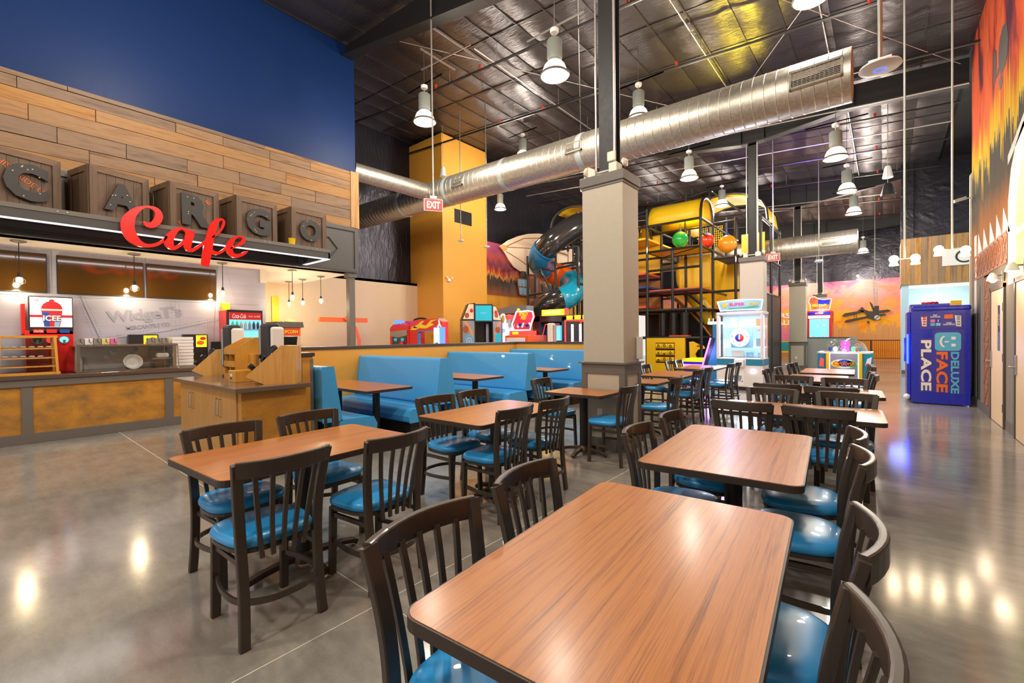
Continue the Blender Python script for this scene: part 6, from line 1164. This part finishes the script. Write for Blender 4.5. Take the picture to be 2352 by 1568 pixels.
# ceiling access discs on poles
def disc(x, y, z, r, label, rp=.02):
    t = thing('access_point', label, 'access point', (x, y, z), 0, 'disc devices on drop poles'); B().lathe([(.001, -.02), (r*.7, -.02), (r, .0), (r*.95, .02), (.001, .03)], 20).build('disc', 'white_plastic', t); B().cyl((0, 0, .03), (0, 0, cz(x)-z-.03), rp, n=8).build('drop_pole', 'steel_dull', t)
    if r > .1: B().box(-.09, -.07, .03, .09, .07, .07).build('bracket', 'steel', t); B().tube([(.05*math.cos(a), .05*math.sin(a), -.022) for a in [2*PI*i/14 for i in range(14)]], .003, 4, True).build('status_ring', 'neon_blue', t)
disc(-.04, 5.86, 4.10, .175, 'large white disc on a steel pole at upper right'); disc(-9.2, 8.8, 4.15, .085, 'small disc on a pole in front of the gold bulkhead, left', .012); disc(-8.3, 8.9, 3.87, .085, 'small disc on a pole in front of the gold bulkhead, right', .012); disc(-1.65, 17.5, 3.75, .13, 'small disc hanging on a pole in front of the far dark wall', .012)
# track lights
def track(x0, y0, z0, x1, y1, z1, label, px_, py_):
    t = thing('track_light', label, 'lamp', (x0, y0, z0), 0, 'pole-hung twin lamps'); mx, my = (x0+x1)/2, (y0+y1)/2
    B().cyl((x0, y0, z0), (x1, y1, z1), .012, n=6).cyl((mx, my, (z0+z1)/2), (mx, my, cz(mx)-.03), .014, n=6).build('bar', 'tracker', t, world=True)
    for x, y, z in ((x0, y0, z0), (x1, y1, z1)):
        B().lathe([(.02, .03), (.045, .0), (.062, -.05), (.058, -.055)], 14, (x, y, z-.045)).build('lamp_head', 'white_plastic', t, world=True); B().sphere((x, y, z), .06, 12).build('lens', 'bulb_on', t, world=True); lamp('POINT', (x, y, z-.12), 8, (1, .8, .55), .06)
track(.10, 9.1, 2.57, .36, 9.4, 2.60, 'twin lamp bar on a pole left of the plank bulkhead', 0, 0); track(.64, 9.65, 2.73, .96, 9.9, 2.72, 'twin lamp bar on a pole right beside the mural wall', 0, 0)
for y, l in ((9.72, 'wall lamp on a bracket above the left door'), (8.40, 'wall lamp on a bracket above the right door')):
    t = thing('wall_lamp', l, 'lamp', (RX, y, 2.25), 0, 'wall lamps over the doors'); B().box(RX-.03, y-.04, 2.18, RX-.013, y+.04, 2.33).cyl((RX-.02, y, 2.27), (RX-.10, y, 2.27), .012, n=6).build('bracket', 'steel_dull', t, world=True); B().lathe([(.02, .06), (.05, .02), (.07, -.05)], 14, (RX-.12, y, 2.25)).build('shade', 'white_plastic', t, world=True); B().sphere((RX-.12, y, 2.21), .045, 12).build('bulb', 'bulb_on', t, world=True); lamp('POINT', (RX-.2, y, 2.12), 5, (1, .8, .55), .05)
o = B().sphere((1.9, 20.4, 2.62), .05, 10).cyl((1.9, 20.4, 2.66), (1.9, 20.4, 3.05), .008, n=5).build('nook_lamp', 'bulb_on'); tag(o, 'single bare bulb hanging behind the photo booth', 'lamp'); o.location = (-.55, .6, .0); lamp('POINT', (1.4, 21.2, 2.2), 60, (1, .88, .7), .06)
for i, (x, y) in enumerate(((-3.9, 30.9), (-1.15, 30.9))): o = B().sphere((x, y, 4.55), .06, 10).cyl((x, y, 4.55), (x, 31.62, 4.55), .015, n=5).build('mural_lamp', 'bulb_on'); tag(o, ['small bright lamp over the far mural beside the third column', 'small bright lamp over the middle of the far mural'][i], 'lamp', 'lamps over the far mural'); lamp('POINT', (x, y-.6, 4.3), 110, (1, .85, .65), .06)
# speakers and cameras
for x, y, z, r_, m_, l in ((-10.6, 9.4, 6.45, .09, 'white_plastic', 'white pendant speaker beside the left lamps'), (-4.75, 11.9, 6.6, .11, 'white_plastic', 'white pendant speaker in the yellow-lit roof bay'), (.05, 15.2, 5.45, .10, 'white_plastic', 'white pendant speaker above the black one'), (.05, 14.6, 4.85, .13, 'black_plastic', 'black pendant speaker near the right wall')):
    t = thing('pendant_speaker', l, 'speaker', (x, y, z), 0, 'pendant speakers'); B().lathe([(r_*1.15, 0), (r_*1.1, .03), (r_*.7, .25), (r_*.5, .3), (.001, .3)], 16).build('body', m_, t); B().lathe([(.001, 0.004), (r_*1.1, .002), (.001, .006)], 16).build('grille', 'steel_dull', t); B().cyl((0, 0, .3), (0, 0, cz(x)-z), .006, n=5).build('cable', 'conduit', t)
def flood(x, y, z, label, s_=1):
    t = thing('emergency_light', label, 'emergency light', (x, y, z), 0, 'emergency light clusters'); B().cyl((-.17*s_, -.14, .06), (.17*s_, -.14, .06), .012, n=6).build('bar', 'ivory', t)
    B().prism([(-.20*s_, .002), (-.10*s_, .002), (-.10*s_, .08), (-.20*s_, .14)], 'y', -.22, -.06).build('battery_box', 'ivory', t, bevel=.006, seg=1); B().box(.09*s_, -.22, .002, .20*s_, -.06, .12).build('battery_box', 'ivory', t, bevel=.006, seg=1)
    for sx in (-1, 1): k = B().lathe([(.001, 0), (.05, 0), (.06, .03), (.001, .07)], 14).build('lamp_head', 'ivory', t, bevel=0); k.location = (sx*.25*s_, -.14, .10); k.rotation_euler = (0, math.radians(70*sx), 0)
    return t
fz = flood(-2.74, 5.30, 3.47, 'ivory emergency lights on top of the main column'); k = B().box(.08, -.24, .13, .19, -.2, .25).build('led_head', 'ivory', fz, bevel=.01)
flood(-2.74, 13.5, 3.50, 'ivory emergency lights on top of the second column'); flood(-2.74, 21.6, 3.50, 'ivory emergency lights on the third column'); flood(-2.74, 29.7, 3.55, 'ivory emergency lights on the farthest column')
t = thing('wall_strobe', 'white emergency light fixed to the gold bulkhead', 'emergency light', (-11.0, 9.95, 3.3)); B().box(-11.015, 9.88, 3.26, -10.95, 10.0, 3.36).build('box', 'white_plastic', t, world=True, bevel=.01)
for y in (9.84, 10.04): B().sphere((-10.95, y, 3.38), .04, 10).build('lamp_head', 'white_plastic', t, world=True)
t = thing('security_camera', 'white security camera on the end of the right wall', 'camera', (1.2, 12.9, 4.1)); B().bar([(1.32, 12.9, 4.14), (1.22, 12.85, 4.14)], .02, .02).build('bracket', 'white_plastic', t, world=True); B().bar([(1.24, 12.86, 4.14), (1.06, 12.75, 4.08)], .07, .06).build('body', 'white_plastic', t, world=True, bevel=.008)
t = thing('hanging_truss', 'hanging dark truss figure in front of the far biplane mural', 'hanging prop', (-.3, 24, 2.4)); b = B()
for s_ in (-.06, .06): b.cyl((-.33+s_, 24, 3.78), (-.30+s_*.6, 24, 2.55), .02, n=6)
b.cyl((-.33, 24, 3.75), (-.33, 24, 7.3), .012, n=5)
for i in range(8): b.cyl((-.39+.005*i, 24, 3.7-.14*i), (-.27, 24, 3.6-.14*i), .008, n=4)
b.build('frame', 'steel_dull', t, world=True); B().box(-.36, 23.95, 2.2, -.20, 24.05, 2.55).prism([(-.52, 2.75), (-.42, 2.65), (-.28, 2.2), (-.36, 2.2)], 'y', 23.97, 24.03).build('propeller_head', 'mural_dark', t, world=True)
t = thing('wall_phone', 'white box on the side of the main column', 'box', (-2.46, 5.5, 1.2)); B().box(-2.457, 5.42, 1.13, -2.40, 5.51, 1.42).build('box', 'white_plastic', t, world=True, bevel=.01)
# unistrut pieces with brackets near the big beam
for i, (a, c) in enumerate((((-7.55, 6.1, 7.55), (-7.55, 7.1, 7.55)), ((-6.8, 5.75, 7.5), (-6.8, 7.6, 7.5)), ((-8.2, 6.65, 7.6), (-6.6, 6.65, 7.5)))):
    o = B().bar([a, c], .03, .03).build('strut_channel', 'conduit'); tag(o, ['short metal channel above the lamp nearest the blue wall', 'metal channel along the roof right of the exit sign pole', 'cross channel carrying the exit sign pole'][i], 'channel', 'metal channels')
